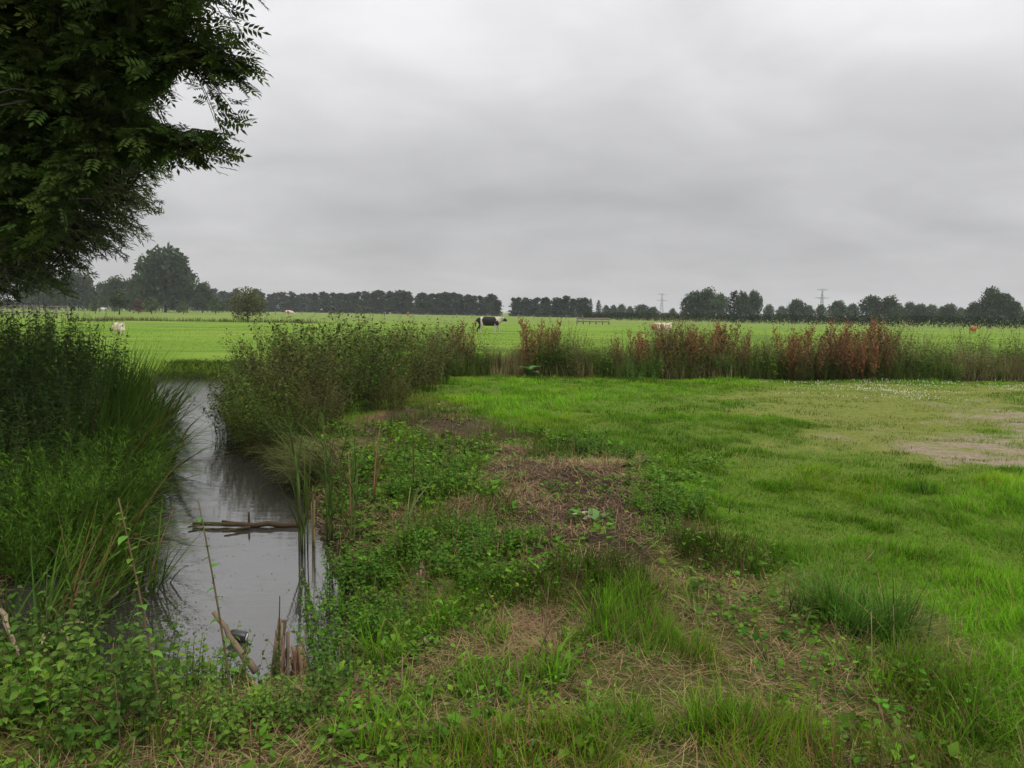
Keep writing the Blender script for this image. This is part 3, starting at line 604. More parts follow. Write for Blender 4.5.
# dark dead leaves lying on the water by the left bank: one can count them
TW = [(168, 436, 34, .2), (178, 452, 46, .35), (186, 463, 30, -.2), (165, 478, 52, .1), (178, 492, 40, -.35), (150, 500, 44, .5), (158, 516, 56, .15), (170, 530, 46, .0), (138, 545, 50, -.2), (150, 558, 34, .4), (118, 540, 48, .6), (160, 601, 46, .05), (200, 512, 26, -.3)]
for i, (px, py, ln, az) in enumerate(TW):
    a_, b_ = at(px-ln/2, py, WZ), at(px+ln/2, py, WZ); L_ = float(np.linalg.norm(b_-a_)); nb = 2 if i % 3 == 0 else 1
    g = G().add(*blades(np.zeros((nb, 3))+rng.normal(0, .03, (nb, 3))*A([1, 1, 0]), L_*(.8+.4*rng.random(nb)), .012+.012*rng.random(nb), az+rng.normal(0, .25, nb), 1.1+.25*rng.random(nb), .35+.3*rng.random(nb), jit((.035, .035, .016), nb, .3), jit((.055, .05, .022), nb, .3), 7))
    tag(link('reed_leaf', g.mesh('reed_leaf', M_DRY), None, (a_[0], a_[1], WZ+.02)), 'thin dark dead leaf lying out on the ditch water by the left bank', 'leaf', 'dark dead leaves on the water')
# --- right bank: reed clump standing in the water, stems, stubs
def stalk(name, label, px, py, y, h, n, col, spread, lean=.1, leafn=5, ll=.5, wid=.016, cat='reed', z0=None, az=None):
    x = (px-512)/F*y; z = (max(gz1(x, y), WZ) if z0 is None else z0)-.04
    a = rng.random(n)*6.28; r = spread*np.sqrt(rng.random(n)); base = np.stack([r*np.cos(a), r*np.sin(a), 0*a], 1)
    hh = h*(.6+.45*rng.random(n)); la = a if az is None else az+rng.normal(0, .4, n); P = stems(base, hh, lean*hh*(.2+rng.random(n)), la)
    gs = G().add(*tubes(P, np.linspace(.008, .003, 5)[None].repeat(n, 0), tint(n, col, .2), 5))
    m = leafn; t = .15+.8*rng.random((n, m)); pos = along(P, t).reshape(-1, 3); q = n*m; ct = tint(q, col, .3)
    gl2 = G().add(*blades(pos, ll*(.5+.7*rng.random(q)), np.full(q, wid), rng.random(q)*6.28 if az is None else az+rng.normal(0, .9, q), .15+.3*rng.random(q), .1+.9*rng.random(q)**2, ct*.7, ct, 6))
    return plant(name, label, cat, (x, y, z), [('stem', gs, M_DRY)]+([('foliage', gl2, M_GRASS)] if leafn else []))
GR = (.07, .125, .026); BR = (.24, .15, .075); PA = (.34, .27, .12)
p = at(302, 552, WZ); stalk('reed_clump', 'green reed clump standing in the water at the right bank, end of the floating branch', 300, 0, p[1], 1.12, 5, (.085, .13, .028), .06, .12, 4, .7, .02)
p = at(308, 548, WZ); stalk('dry_reed', 'pale yellow broken reed in the water beside the green reed clump', 311, 0, p[1]+.05, .62, 3, PA, .03, .06, 1, .2, .012)
stalk('reed_clump', 'tall thin green reed on the bank right of the reed clump in the water', 332, 0, 6.7, 1.25, 4, GR, .08, .1, 4, .6, .016)
stalk('reed_clump', 'slender green reed rising from the herbs on the right bank', 345, 0, 6.4, 1.05, 4, (.085, .13, .03), .08, .12, 4, .5, .014)
stalk('dry_reed', 'straight brown dead reed standing on the right bank', 350, 0, 6.5, 1.1, 2, BR, .03, .05, 1, .25, .01)
stalk('dry_reed', 'slanting tan dead reed on the right bank among herbs', 372, 0, 7.1, .75, 3, BR, .04, .25, 2, .3, .01, az=.8)
stalk('weed_stalk', 'thin dark weed stem standing on the herb slope', 413, 0, 6.9, .75, 1, (.055, .035, .022), .01, .05, 0, .1)
stalk('reed_clump', 'pale green bent reed leaning right on the herb slope', 405, 0, 6.0, .62, 3, (.16, .20, .07), .03, .45, 2, .3, .014, az=.7)
for px, y, h in [(664, 7., .26), (671, 6.9, .3), (735, 6.6, .2), (748, 6.5, .24), (722, 6.9, .18)]: C.objects[stalk('weed_stalk', 'short dark dead stem between the bare peat and the mown grass', px, 0, y, h, 1, (.06, .04, .025), .01, .25, 0, .1).name]['group'] = 'short dark stems beside the peat'
def stub(label, px, py, y, h, r, lean, col, name='rotten_stub', tilt=0.0):
    x = (px-512)/F*y; z = gz1(x, y)-.05; n = 34; a = rng.random(n)*6.28; rr = r*np.sqrt(rng.random(n)); base = np.stack([rr*np.cos(a), rr*np.sin(a), 0*a], 1)
    hh = h*(.55+.5*rng.random(n)); P = stems(base, hh, 0*hh, a)+0; P[:, :, 0] += lean*P[:, :, 2]; P[:, :, 1] += tilt*P[:, :, 2]; P += rng.normal(0, .006, P.shape)
    P[:, :, :2] -= (base[:, None, :2])*.35*(P[:, :, 2:]/h)
    g = G().add(*tubes(P, np.full((n, 5), .009)*(.6+.9*rng.random((n, 1))), tint(n, col, .45), 4))
    fib = 60; q = along(P, rng.random((n, 2))).reshape(-1, 3); m = len(q)
    g.add(*blades(q, .05+.08*rng.random(m), np.full(m, .006), rng.random(m)*6.28, rng.random(m)*1.6, rng.random(m), tint(m, col, .4)*.7, tint(m, col, .4), 2))
    return tag(link(name, g.mesh(name, M_DRY), None, (x, y, z)), label, 'stub')
stub('taller brown rotten reed stub leaning right at the near end of the water', 268, 0, 3.85, .52, .042, .10, (.19, .135, .085))
stub('frayed reddish-brown reed stub right of the taller stub at the near end of the water', 291, 0, 4.0, .40, .05, .04, (.20, .115, .07))
stub('short tan reed stub on the right bank below the bent reed', 420, 0, 5.0, .2, .03, .05, (.26, .18, .10)); stub('small brown stub at the water edge on the right bank', 376, 0, 5.1, .15, .03, -.05, (.21, .14, .085))
stub('small broken brown stub among herbs near the right water edge', 362, 0, 5.2, .14, .022, .1, (.19, .12, .07))
def branch(label, pts, r, col, name='branch', extra=()):
    q = A(pts); o0 = q[0].copy(); g = G()
    t = np.linspace(0, 1, 9); idx_ = t*(len(q)-1); i0 = np.minimum(idx_.astype(int), len(q)-2); f = (idx_-i0)[:, None]
    path = q[i0]*(1-f)+q[i0+1]*f; path[1:-1] += rng.normal(0, r*.3, (7, 3))
    g.add(*tubes((path-o0)[None], np.linspace(r, r*.6, 9)[None], col, 7))
    for e in extra:
        e = A(e); g.add(*tubes((np.linspace(0, 1, 5)[:, None]*(e[1]-e[0])+e[0]-o0)[None], np.linspace(e[2][0], e[2][0]*.6, 5)[None], col, 6))
    return tag(link(name, g.mesh(name, M_BARK, smooth=True), None, o0), label, 'branch')
w_ = WZ+.025
b0, b1, b2 = at(300, 524, w_), at(240, 525, w_), at(193, 524, w_)
branch('dead brown branch floating across the ditch with a forked tip', [b0, b1, b2], .03, (.075, .052, .03), extra=[
    (at(250, 525, w_), at(222, 521, w_+.03), (.016, 0, 0)), (at(250, 527, w_), at(224, 531, w_), (.014, 0, 0)), (at(200, 525, w_), at(188, 527, w_), (.012, 0, 0)), (at(249, 524, w_), at(249, 524, w_)+A([0, 0, .12]), (.014, 0, 0))])
p0, p1 = at(256, 672, -.3), at(214, 632, -.1)
branch('broken grey-brown stick slanting out of the nettles beside the stubs', [p0, p1+A([0, 0, .12])], .022, (.19, .14, .095), 'stick')
branch('bent brown twig lying on the dead grass in the foreground', [at(500, 745, .02), at(535, 741, .08), at(560, 748, .02)], .008, (.17, .10, .06), 'twig')
branch('short pale stick lying on herbs at the lower left of the bank', [at(328, 742, .03), at(372, 722, .06)], .012, (.27, .20, .12), 'stick')
branch('thin tan stick lying at the left edge beside the sword leaves', [at(0, 610, .1), at(14, 640, .05), at(20, 660, 0)], .014, (.26, .20, .13), 'stick')
branch('thin tan stem leaning out of the near left water edge', [at(98, 612, -.3), at(118, 592, -.1)], .009, (.24, .19, .12), 'twig')
# bent brown flag leaves in the lower left
for i, (px, py, az, ln, lab) in enumerate([(48, 632, .0, .34, 'pale bent dead leaf pointing right in the lower left'), (50, 634, -.7, .36, 'brown curved dead leaf drooping right beside the pale one'), (50, 634, -1.2, .26, 'shorter brown dead leaf drooping between the bent leaves')]):
    p = at(px, py, -.1); g = G().add(*blades(A([[0, 0, 0.]]), A([ln]), A([.045]), A([az]), A([.9]), A([1.2]), A([(.16, .11, .05)]), A([(.32, .26, .14)]), 7))
    tag(link('dead_leaf', g.mesh('dead_leaf', M_DRY), None, p), lab, 'leaf')
# something floating: dark bottle with a pale end
p = at(247, 638, WZ+.02)
prof = [(0, 0), (.030, .002), (.034, .012), (.034, .085), (.030, .10), (.016, .118), (.014, .13)]
def lathe(prof, n=20, col=(.02, .02, .022)):
    a = np.arange(n)*2*np.pi/n; V = np.concatenate([[(r*math.cos(q), r*math.sin(q), z) for q in a] for r, z in prof]); T = []
    for i in range(len(prof)-1):
        for j in range(n): k2 = (j+1) % n; T += [(i*n+j, i*n+k2, (i+1)*n+k2), (i*n+j, (i+1)*n+k2, (i+1)*n+j)]
    return V, A(T), A(col)
bt = thing('bottle', 'dark bottle with a pale round end floating on the ditch near the stubs', 'bottle', (p[0], p[1], p[2]))
m1 = plain('dark_plastic', (.025, .024, .024), .35); m2 = plain('pale_plastic', (.55, .54, .52), .4)
o = link('body', G().add(*lathe(prof)).mesh('body', m1, smooth=True), bt); o.rotation_euler = (math.radians(78), 0, math.radians(70)); o.location = (.0, 0, .005)
o2 = link('base_cap', G().add(*lathe([(0, -.004), (.022, -.004), (.027, .001), (.027, .016), (0, .018)])).mesh('base_cap', m2, smooth=True), bt); o2.rotation_euler = o.rotation_euler; o2.location = o.location
bt.rotation_euler = (0, 0, math.radians(-160))
# pale reed chips and the lone dock leaf on the bare soil
for i, (px, py, rz, lab) in enumerate([(572, 528, .2, 'longer pale dry reed piece lying on the bare peat'), (584, 531, .9, 'shorter whitish dry reed piece beside the longer one on the peat'), (424, 640, 1.2, 'pale crumpled dry leaf on the bank left of the long grass tufts')]):
    p = at(px, py); g = G().add(*blades(A([[0, 0, 0.]]), A([.26-.06*i]), A([.05]), A([rz]), A([1.35]), A([.35]), A([(.36, .28, .20)]), A([(.5, .42, .32)]), 5))
    tag(link('dry_reed_piece', g.mesh('dry_reed_piece', M_DRY), None, (p[0], p[1], gz1(p[0], p[1])+.03)), lab, 'reed piece')
p = at(594, 536); g = G().add(*leaves(A([[0, 0, .05], [-.10, .1, .06], [.08, .12, .04]]), A([1.6, 2.6, .8]), A([.5, .4, .3]), A([.16, .11, .10]), .6, A([(.13, .25, .08), (.10, .22, .05), (.10, .21, .05)]), LEAF6))
tag(link('dock_leaves', g.mesh('dock_leaves', M_LEAF), None, (p[0], p[1], gz1(p[0], p[1]))), 'fresh broad dock leaf standing on the bare peat', 'plant')
# --- foreground nettles at the near end of the ditch
def fnettle(h, n, spread, leaf=.055, col=(.070, .145, .026)):
    gs, g = herb(n, spread, h, .22, 13, leaf, .62, col, (.09, .10, .035), .2, -.05, LEAF6, .0035, hv=.3, tip=1.3); return plant('nettle', 'n', 'nettle', (0, 0, 0), [('stem', gs, M_DRY), ('foliage', g, M_LEAF)])
fn = [fnettle(.42, 15, .22, .068, (.075, .145, .022)), fnettle(.5, 14, .24, .07, (.055, .105, .018)), fnettle(.36, 18, .22, .06, (.115, .205, .030))]
FN = [(20, 705, 3.6, 1.1), (60, 690, 3.75, 1.0), (15, 745, 3.1, .9), (100, 720, 3.4, .9), (140, 690, 3.8, 1.0), (178, 675, 3.95, .8), (215, 665, 4.0, .62), (120, 750, 3.0, .75), (165, 735, 3.2, .8), (205, 715, 3.5, .7), (245, 700, 3.6, .55), (235, 750, 3.0, .6), (70, 760, 2.9, .7), (30, 660, 4.1, 1.0), (195, 760, 2.9, .6), (300, 740, 3.1, .5), (330, 720, 3.35, .5), (270, 745, 3.1, .5)]
FN = [((px-512)/F*y, y, rng.random()*6.28, sc) for px, _, y, sc in FN]
vary(fn, FN, 'nettles at the near end of the ditch', 'fresh green nettle clump in the lower left foreground, at the near end of the water')
# herbs on the right bank slope
HB = []
for px, py, sc in [(395, 555, 1.), (430, 545, 1.), (450, 570, .95), (375, 590, 1.), (405, 610, .9), (340, 590, 1.1), (470, 545, .85), (500, 560, .8), (360, 545, 1.1), (345, 560, 1.1), (440, 500, .9), (410, 500, .9), (480, 590, .6), (650, 520, .8), (680, 525, .9), (660, 540, .7), (590, 455, .9), (570, 460, .8), (620, 462, .8), (520, 555, .7), (325, 620, .9), (350, 640, .6)]:
    p = at(px, py, -.02); HB.append((p[0], p[1], rng.random()*6.28, sc*.8))
vary([fnettle(.36, 46, .3, .055, (.068, .155, .016)), fnettle(.32, 50, .32, .05, (.085, .19, .018))], HB, 'herb clumps on the bank between ditch and grass', 'knee-low leafy green herb clump on the rough bank right of the ditch')
def tallstem(label, x, y, h, lean, az, col, leafc, ll, n=14, name='tall_nettle_stem'):
    P = stems(A([[0, 0, 0.]]), A([h]), A([lean]), A([az]), 7, 1.3); gs = G().add(*tubes(P, np.linspace(.006, .003, 7)[None], A(col), 5))
    t = A([.25+.72*np.arange(n)/n]); pos = along(P, t).reshape(-1, 3); g = G().add(*leaves(pos, np.arange(n)*2.0, rng.normal(-.1, .3, n), ll*(.5+.7*rng.random(n)), .6, tint(n, leafc, .2), LEAF6))
    plant(name, label, 'nettle', (x, y, gz1(x, y)-.02), [('stem', gs, M_DRY), ('foliage', g, M_LEAF)])
tallstem('tall bare-tipped nettle stem rising in front of the water', (225-512)/F*3.1, 3.1, .98, .2, 2.6, (.12, .10, .05), (.10, .2, .035), .05, 16)
tallstem('long nettle stem with pale leaves slanting up at the lower left of the water', (150-512)/F*3.0, 3.0, 1.0, .22, 2.7, (.14, .10, .05), (.13, .25, .04), .055, 22)
tallstem('single dark upright stalk standing beside the taller reed stub', (272-512)/F*3.8, 3.8, .62, .02, 1, (.05, .07, .02), (.06, .1, .02), .02, 3)
# --- grass tussocks one can tell apart
def tussock(px, py, n, ln, rad, col, lab, az=None, th=.5):
    n = int(n*.62); p = at(px, py); ns = 7; sc_ = rng.normal(0, rad*.58, (ns, 2)); sl_ = rng.random(ns)*.9+.35; sa_ = rng.random(ns)*6.28; w0 = rng.choice(ns, n)
    base = np.column_stack([sc_[w0]+rng.normal(0, rad*.26, (n, 2)), np.full(n, -.02)]); ct = jit(col, n, .35)*(1+.35*(rng.random((ns, 1))*2-1))[w0]
    d = rng.random(n) < .13; ct[d] = jit((.34, .25, .12), d.sum(), .3)
    aa = sa_[w0]*.5+rng.normal(0, 1.1, n) if az is None else az+rng.normal(0, .9, n)
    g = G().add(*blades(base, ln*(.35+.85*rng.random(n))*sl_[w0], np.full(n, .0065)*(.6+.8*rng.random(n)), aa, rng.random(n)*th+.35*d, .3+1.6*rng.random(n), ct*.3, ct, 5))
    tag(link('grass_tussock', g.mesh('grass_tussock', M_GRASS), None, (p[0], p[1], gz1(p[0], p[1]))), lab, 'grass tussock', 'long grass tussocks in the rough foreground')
TG = (.125, .28, .012); TB = (.105, .24, .026)
for a_ in [(850, 625, 1500, .46, .22, TB, 'largest blue-green grass tussock, at the right of the dead grass'), (880, 640, 800, .38, .2, TB, 'right-hand tussock leaning out of the largest blue-green one', -.3), (605, 640, 520, .34, .13, TG, 'upright green tussock in the middle of the foreground'), (625, 605, 320, .28, .16, TG, 'green tussock just behind the upright one in the middle foreground'),
          (725, 735, 700, .30, .16, TG, 'dense green tussock at the bottom right of centre, left of the dead grass'), (420, 640, 420, .26, .2, TG, 'wispy tussock on the bank right of the stubs'), (480, 625, 380, .26, .2, TG, 'wispy tussock left of the upright green one'), (600, 750, 700, .26, .2, TG, 'dense tussock at the bottom edge in the centre'),
          (500, 690, 420, .24, .18, TG, 'loose tussock in the centre foreground above the bent twig'), (560, 680, 420, .26, .16, TG, 'bushy tussock below the upright green one'), (840, 670, 300, .22, .14, TG, 'small tussock below the largest blue-green one'), (960, 700, 700, .24, .25, TG, 'thick tussock at the lower right near the picture edge'),
          (910, 488, 300, .22, .25, (.08, .17, .03), 'dark tussock on the mown grass below the bare track'), (690, 600, 260, .22, .12, TG, 'small tussock right of the green pair in the middle'), (410, 745, 520, .22, .22, TG, 'tussock at the bottom edge left of centre'), (1000, 740, 600, .24, .25, TG, 'tussock in the bottom right corner'), (660, 660, 300, .2, .12, TG, 'thin tussock beside the dead grass mat in the middle foreground')]:
    tussock(*a_)
# grass hanging over the far end of the ditch
n = 4500; e0, e1 = at(156, 378.6, WZ), at(248, 379.6, WZ); t = rng.random((n, 1)); P = (e0*(1-t)+e1*t)[:, :2]+np.stack([rng.normal(0, .15, n), -.02+1.5*rng.random(n)**1.3], 1); ct = jit((.13, .19, .03), n, .5)
g = G().add(*blades(np.column_stack([P, height(P)]), .08+.16*rng.random(n), np.full(n, .018), -1.57+rng.normal(0, 1.2, n), .2+.5*rng.random(n), .5+.9*rng.random(n), ct*.75, ct, 3))
tag(link('bank_grass', g.mesh('bank_grass', M_GRASS)), 'long grass hanging over the far end of the ditch by the pasture', 'grass')

# ------------------------------------------------------------------ far trees
def crown_soup(blobs, n, s, col, v=.3, dark=.0):
    """leaf clumps spread through the outer volume of several lobes"""
    w_ = A([b[3]*b[4]*b[5] for b in blobs])**.67; ch = rng.choice(len(blobs), n, p=w_/w_.sum()); B = A(blobs)[ch]
    d = rng.normal(size=(n, 3)); d /= np.linalg.norm(d, axis=1, keepdims=True); r = (.35+.65*rng.random((n, 1))**.4)*(1+.12*rng.normal(size=(n, 1)))
    pos = B[:, :3]+d*r*B[:, 3:6]
    bt = 1+.35*(rng.random(len(blobs))*2-1); c = tint(n, col, v, .1)*bt[ch][:, None]
    return leaves(pos, rng.random(n)*6.28, rng.normal(.1, .6, n), s*(.6+.8*rng.random(n)), .75, c, LEAF2, rng.normal(0, .8, n), 1.1)
def tree_proto(name, h, wd, kind_, col, n=900, s=.7, trunk=.05):
    g = G(); gt = G(); nb = 9
    if kind_ == 'pine':
        for q in range(10):
            f = q/9; z = h*(.08+.88*f); r = wd*.5*(1.05-.62*f)*(.8+.4*rng.random()); a = rng.random()*6.28
            g.add(*crown_soup([(math.cos(a)*r*.35, math.sin(a)*r*.35, z, r, r, h*.075)], n//10, s, col))
    elif kind_ == 'poplar':
        for q in range(7): f = q/6; r = wd*.5*math.sin(math.pi*(.12+.8*f))**.7; g.add(*crown_soup([(0, 0, h*(.12+.84*f), r, r, h*.11)], n//7, s, col))
    else:
        low = {'round': .16, 'shrub': .08, 'oak': .12, 'ball': .28}[kind_]
        bl = [(0, 0, h*(low+1)/2, wd*.30, wd*.30, h*(1-low)*.42)]
        for q in range(nb*2):
            a = q*2.4; f = (q+.5)/(nb*2); zc = h*(low+.10+(1-low-.17)*f); rad = wd*.5*math.sqrt(max(.05, 1-(2*f-.75)**2*.8))*(.75+.35*rng.random())
            br = wd*(.16+.08*rng.random()) if kind_ != 'ball' else wd*.17
            bl.append((math.cos(a)*(rad-br*.8), math.sin(a)*(rad-br*.8), zc, br, br, br*.8))
        g.add(*crown_soup(bl, n, s, col))
    P = stems(A([[0, 0, -.2]]), A([h*.8]), A([h*.02]), A([1.]), 6); gt.add(*tubes(P, np.linspace(h*trunk*.5, h*.006, 6)[None], A((.06, .05, .04)), 6))
    m = 7; az = np.arange(m)*2.4; t = .3+.5*np.arange(m)/m; b0 = along(P, t[None])[0]; e = b0+np.stack([np.cos(az)*wd*.34, np.sin(az)*wd*.34, np.full(m, h*.16)], 1)
    gt.add(*tubes(np.stack([b0, b0*.5+e*.5+A([0, 0, h*.02]), e], 1), np.linspace(h*.012, h*.004, 3)[None].repeat(m, 0), A((.06, .05, .04)), 4))
    t = thing(name, 'tree', 'tree', (0, 0, 0)); link('trunk', gt.mesh('trunk', M_BARK), t); link('crown', g.mesh('crown', M_CROWN), t); return t
def stand(proto, used, px, top, d, h0, lab, group=None, rz=None, wx=1.0, cat='tree'):
    hz = 312+(px-512)*.01362; h = H+(hz-top)*d/F; p = atd(px, 330, d); sc = h/h0; loc = (p[0], p[1], 0); rz = rng.random()*6.28 if rz is None else rz
    if proto.name not in used: used.add(proto.name); o = proto; o.location = loc; o.rotation_euler = (0, 0, rz); o.scale = (sc*wx, sc*wx, sc)
    else: o = dup(proto, loc, rz, (sc*wx, sc*wx, sc))
    o['label'] = lab; o['category'] = cat
    if group: o['group'] = group
    return o
USED = set()
DK = (.030, .046, .026)
pines = [tree_proto('pine_tree', 10, 5.2, 'pine', (.034*c, .060*c, .026*c), 1500, .75) for c in (1, 1.15, .9, 1.05)]
pr = [(px, 0) for px in np.arange(197, 502, 6.0)]+[(px, 0) for px in np.arange(512, 588, 6.0)]
for i, (px, _) in enumerate(pr):
    d = float(np.interp(px, [190, 320, 590], [460, 400, 280]))*(1+.02*rng.normal()); top = float(np.interp(px, [190, 270, 330, 400, 440, 500, 590], [292, 294, 294, 292.5, 294, 298, 299]))+rng.normal(0, 1.1)
    far_left = px < 262
    stand(pines[i % 4], USED, px+rng.normal(0, .9), top, d, 10, 'dark pine in the long row on the horizon behind the pasture', 'pines in the long row on the horizon', wx=1.15+.4*rng.random())
rnd = [tree_proto('round_tree', 10, 10, 'round', (.052, .088, .030), 2600, .75), tree_proto('round_tree', 10, 11, 'oak', (.046, .076, .028), 2600, .75), tree_proto('round_tree', 10, 9, 'round', (.066, .105, .036), 2300, .7)]
pop = tree_proto('poplar_tree', 10, 3, 'poplar', (.036, .052, .028), 900, .5)
FT = [(590, 300, 330, 'p', 1, 'slim pointed poplar just right of the pine row'), (598, 301.5, 340, 'p', 1.3, 'second slimmer-topped poplar right of the pine row'), (606, 306, 380, 0, .9, 'small round tree behind the hedge right of the two poplars'), (613, 305.5, 380, 1, .8, 'small tree between the poplars and the broad dome by the thin pylon'),
      (621, 304.5, 370, 2, 1, 'pale round tree left of the broad dome by the thin pylon'), (629, 307, 380, 0, .9, 'low tree left of the broad dome by the thin pylon'), (641, 305, 330, 1, 1.5, 'broad dome-shaped tree just left of the fainter pylon'), (652, 307.5, 330, 0, 1.2, 'low tree at the right side of the broad dome by the fainter pylon'),
      (672, 308.5, 360, 2, 1, 'low distant tree right of the fainter pylon'), (684, 299.5, 245, 'p', 1.6, 'pointed tree at the left edge of the big clump'), (694, 292.5, 240, 1, .95, 'tall dome tree, left peak of the big clump'), (707, 290.5, 240, 0, .9, 'tallest tree of the big clump in the right half of the horizon'),
      (720, 294.5, 245, 2, .8, 'tree in the middle of the big clump'), (733, 293.5, 245, 'p', 2.2, 'column-shaped tree right of the middle of the big clump'), (742, 293.5, 240, 0, .62, 'upright dark tree near the right end of the big clump'), (753, 292, 240, 1, .62, 'dark upright tree at the right end of the big clump'),
      (768, 305, 320, 2, 1, 'small round tree right of the big clump'), (781, 307, 340, 0, 1, 'low tree between the big clump and the nearer pylon'), (796, 300.5, 260, 1, 1.15, 'dome tree left of the nearer pylon'), (808, 306.5, 280, 0, .8, 'small tree between the dome tree and the nearer pylon'),
      (820, 305, 280, 2, .9, 'small dark tree at the foot of the nearer pylon'), (836, 302, 260, 0, 1.1, 'wide round tree right of the nearer pylon'), (851, 304.5, 280, 1, .9, 'round tree between the wide one and the twin domes'), (871, 297, 230, 1, 1.15, 'left tree of the twin domes above the red dock thicket'),
      (888, 298, 230, 0, .95, 'right tree of the twin domes above the red dock thicket'), (898, 305.5, 280, 2, .8, 'low tree right of the twin domes'), (909, 303.5, 260, 0, .95, 'first of three round trees left of the orange cow'), (919, 304.5, 260, 1, .85, 'middle of three round trees left of the orange cow'),
      (930, 305, 260, 2, 1, 'last of three round trees left of the orange cow'), (940, 307.5, 270, 0, .7, 'tiny round tree right of the three round trees'), (948, 304.5, 250, 1, .95, 'round tree above and left of the orange cow'), (960, 308, 270, 2, .9, 'low tree between the round one and the large far right tree'),
      (973, 303.5, 220, 0, .9, 'open tree with gaps left of the large far right tree'), (990, 289.5, 215, 1, .80, 'large high-crowned tree at the far right, leaning left at the top'), (1004, 296, 215, 0, .95, 'right shoulder tree of the large far right one'), (1013, 302.5, 220, 2, .9, 'lower tree at the right flank of the large far right one'), (1026, 310, 240, 1, 1, 'low tree at the right picture edge'), (1045, 306, 240, 0, 1, 'tree beyond the right picture edge'),
      (75, 272, 290, 1, .8, 'dark tree seen through the lowest willow twigs on the left horizon'), (118, 279, 285, 0, .9, 'tree right above the pollard willow on the left horizon'), (140, 276, 280, 1, .6, 'tree at the left foot of the large rounded tree'), (45, 276, 300, 0, .9, 'dim round tree deep behind the willow at the left'), (88, 275, 300, 2, .6, 'grey-green distant tree seen under the overhanging willow'), (105, 284, 300, 0, .9, 'distant dark tree left of the pollard willow'), (130, 281, 290, 1, .8, 'distant tree behind the pollard willow'), (150, 262, 262, 2, .62, 'left crown of the large tree group on the left horizon'), (166, 249.5, 260, 1, .92, 'large rounded tree, tallest on the left horizon'),
      (180, 258, 265, 0, .6, 'right crown of the large tree on the left horizon'), (203, 284.5, 262, 0, .9, 'dark bushy tree at the right foot of the large left tree'), (188, 278, 268, 2, .7, 'lower tree between the large left tree and its bushy neighbour'), (60, 280, 320, 1, 1, 'dim tree behind the overhanging willow at the left'), (30, 282, 320, 0, 1, 'dim tree far behind the nettles at the left edge')]
for px, top, d, kd, wx, lab in FT:
    pt = pop if kd == 'p' else rnd[kd]
    if kd == 'p': stand(pop, USED, px, top, d, 10, lab, wx=wx)
    else: stand(pt, USED, px, top, d, 10, lab, wx=wx)
lite = tree_proto('young_willow', 4, 3, 'shrub', (.085, .125, .045), 700, .4)
for px, top, d, wx, lab in [(96, 297, 190, 1.0, 'pale green young willow left of the pollard'), (152, 297, 195, 1.4, 'wide pale green willow bush right of the pollard'), (184, 299, 200, .8, 'small pale willow at the foot of the large left tree'), (216, 298.5, 210, 1.1, 'pale green willow bush right of the bushy tree on the left'), (115, 303, 215, .8, 'small pale bush behind the pollard willow')]:
    stand(lite, USED, px, top, d, 4, lab, wx=wx, cat='willow')
pol = tree_proto('pollard_willow', 5, 4.2, 'ball', (.060, .098, .036), 1500, .42, .07); stand(pol, USED, 120, 290.5, 170, 5, 'round-headed pollard willow standing alone on the left far field', cat='willow')
brn = tree_proto('copper_bush', 4, 4.5, 'shrub', (.085, .050, .035), 500, .4); stand(brn, USED, 139, 300, 200, 4, 'reddish-brown bush between the pollard and the pale willow', cat='bush')
haw = tree_proto('hawthorn_shrub', 4, 5.0, 'shrub', (.095, .10, .036), 2600, .22, .05); stand(haw, USED, 248, 288.5, 98, 4, 'brownish-green hawthorn shrub standing alone by the field ditch', cat='shrub', wx=1.05)
# hedge behind the right half of the pasture
def hedge_proto():
    g = G(); bl = [(-9+q*.75, rng.normal(0, .15), .75+.75*(q % 2)*.6, .8, .75, .62+.12*rng.random()) for q in range(25)]+[(-9+q*1.5, 0, 1.35, .9, .7, .5+.2*rng.random()) for q in range(13)]
    g.add(*crown_soup(bl, 4200, .26, (.026, .046, .016), .35)); gt = G()
    b = A([[-8.5+q*.9, 0, -.1] for q in range(20)]); gt.add(*tubes(stems(b, np.full(20, 1.1), np.full(20, .1), rng.random(20)*6), np.full((20, 5), .035), A((.06, .05, .04))))
    t = thing('hedge', 'clipped dark green hedge along the far side of the pasture, right half', 'hedge', (0, 0, 0), 'hedge along the far side of the pasture'); link('foliage', g.mesh('foliage', M_CROWN), t); link('stem', gt.mesh('stem', M_BARK), t); return t
hp = hedge_proto(); a0, a1 = atd(585, 320, 205), atd(1075, 320, 122); nh = 9
for i in range(nh):
    p = a0+(a1-a0)*(i+.5)/nh; rz = math.atan2(a1[1]-a0[1], a1[0]-a0[0]); ln = np.linalg.norm((a1-a0)[:2])/nh/18.2
    if i == 0: hp.location = (p[0], p[1], 0); hp.rotation_euler = (0, 0, rz); hp.scale = (ln, 1.1, 1.08)
    else: dup(hp, (p[0], p[1], 0), rz+math.pi*(i % 2), (ln, 1.1, 1.02+.12*rng.random()))
a0, a1 = atd(-30, 320, 330), atd(262, 320, 300)
for i in range(7):
    p = a0+(a1-a0)*(i+.5)/7; dup(hp, (p[0], p[1], 0), .05*math.pi*(i % 2)-.08, (np.linalg.norm(a1-a0)/7/17.5, 1.5, 2.0+.9*rng.random()), 'dark undergrowth below the trees on the left horizon', 'undergrowth below the trees on the left horizon')
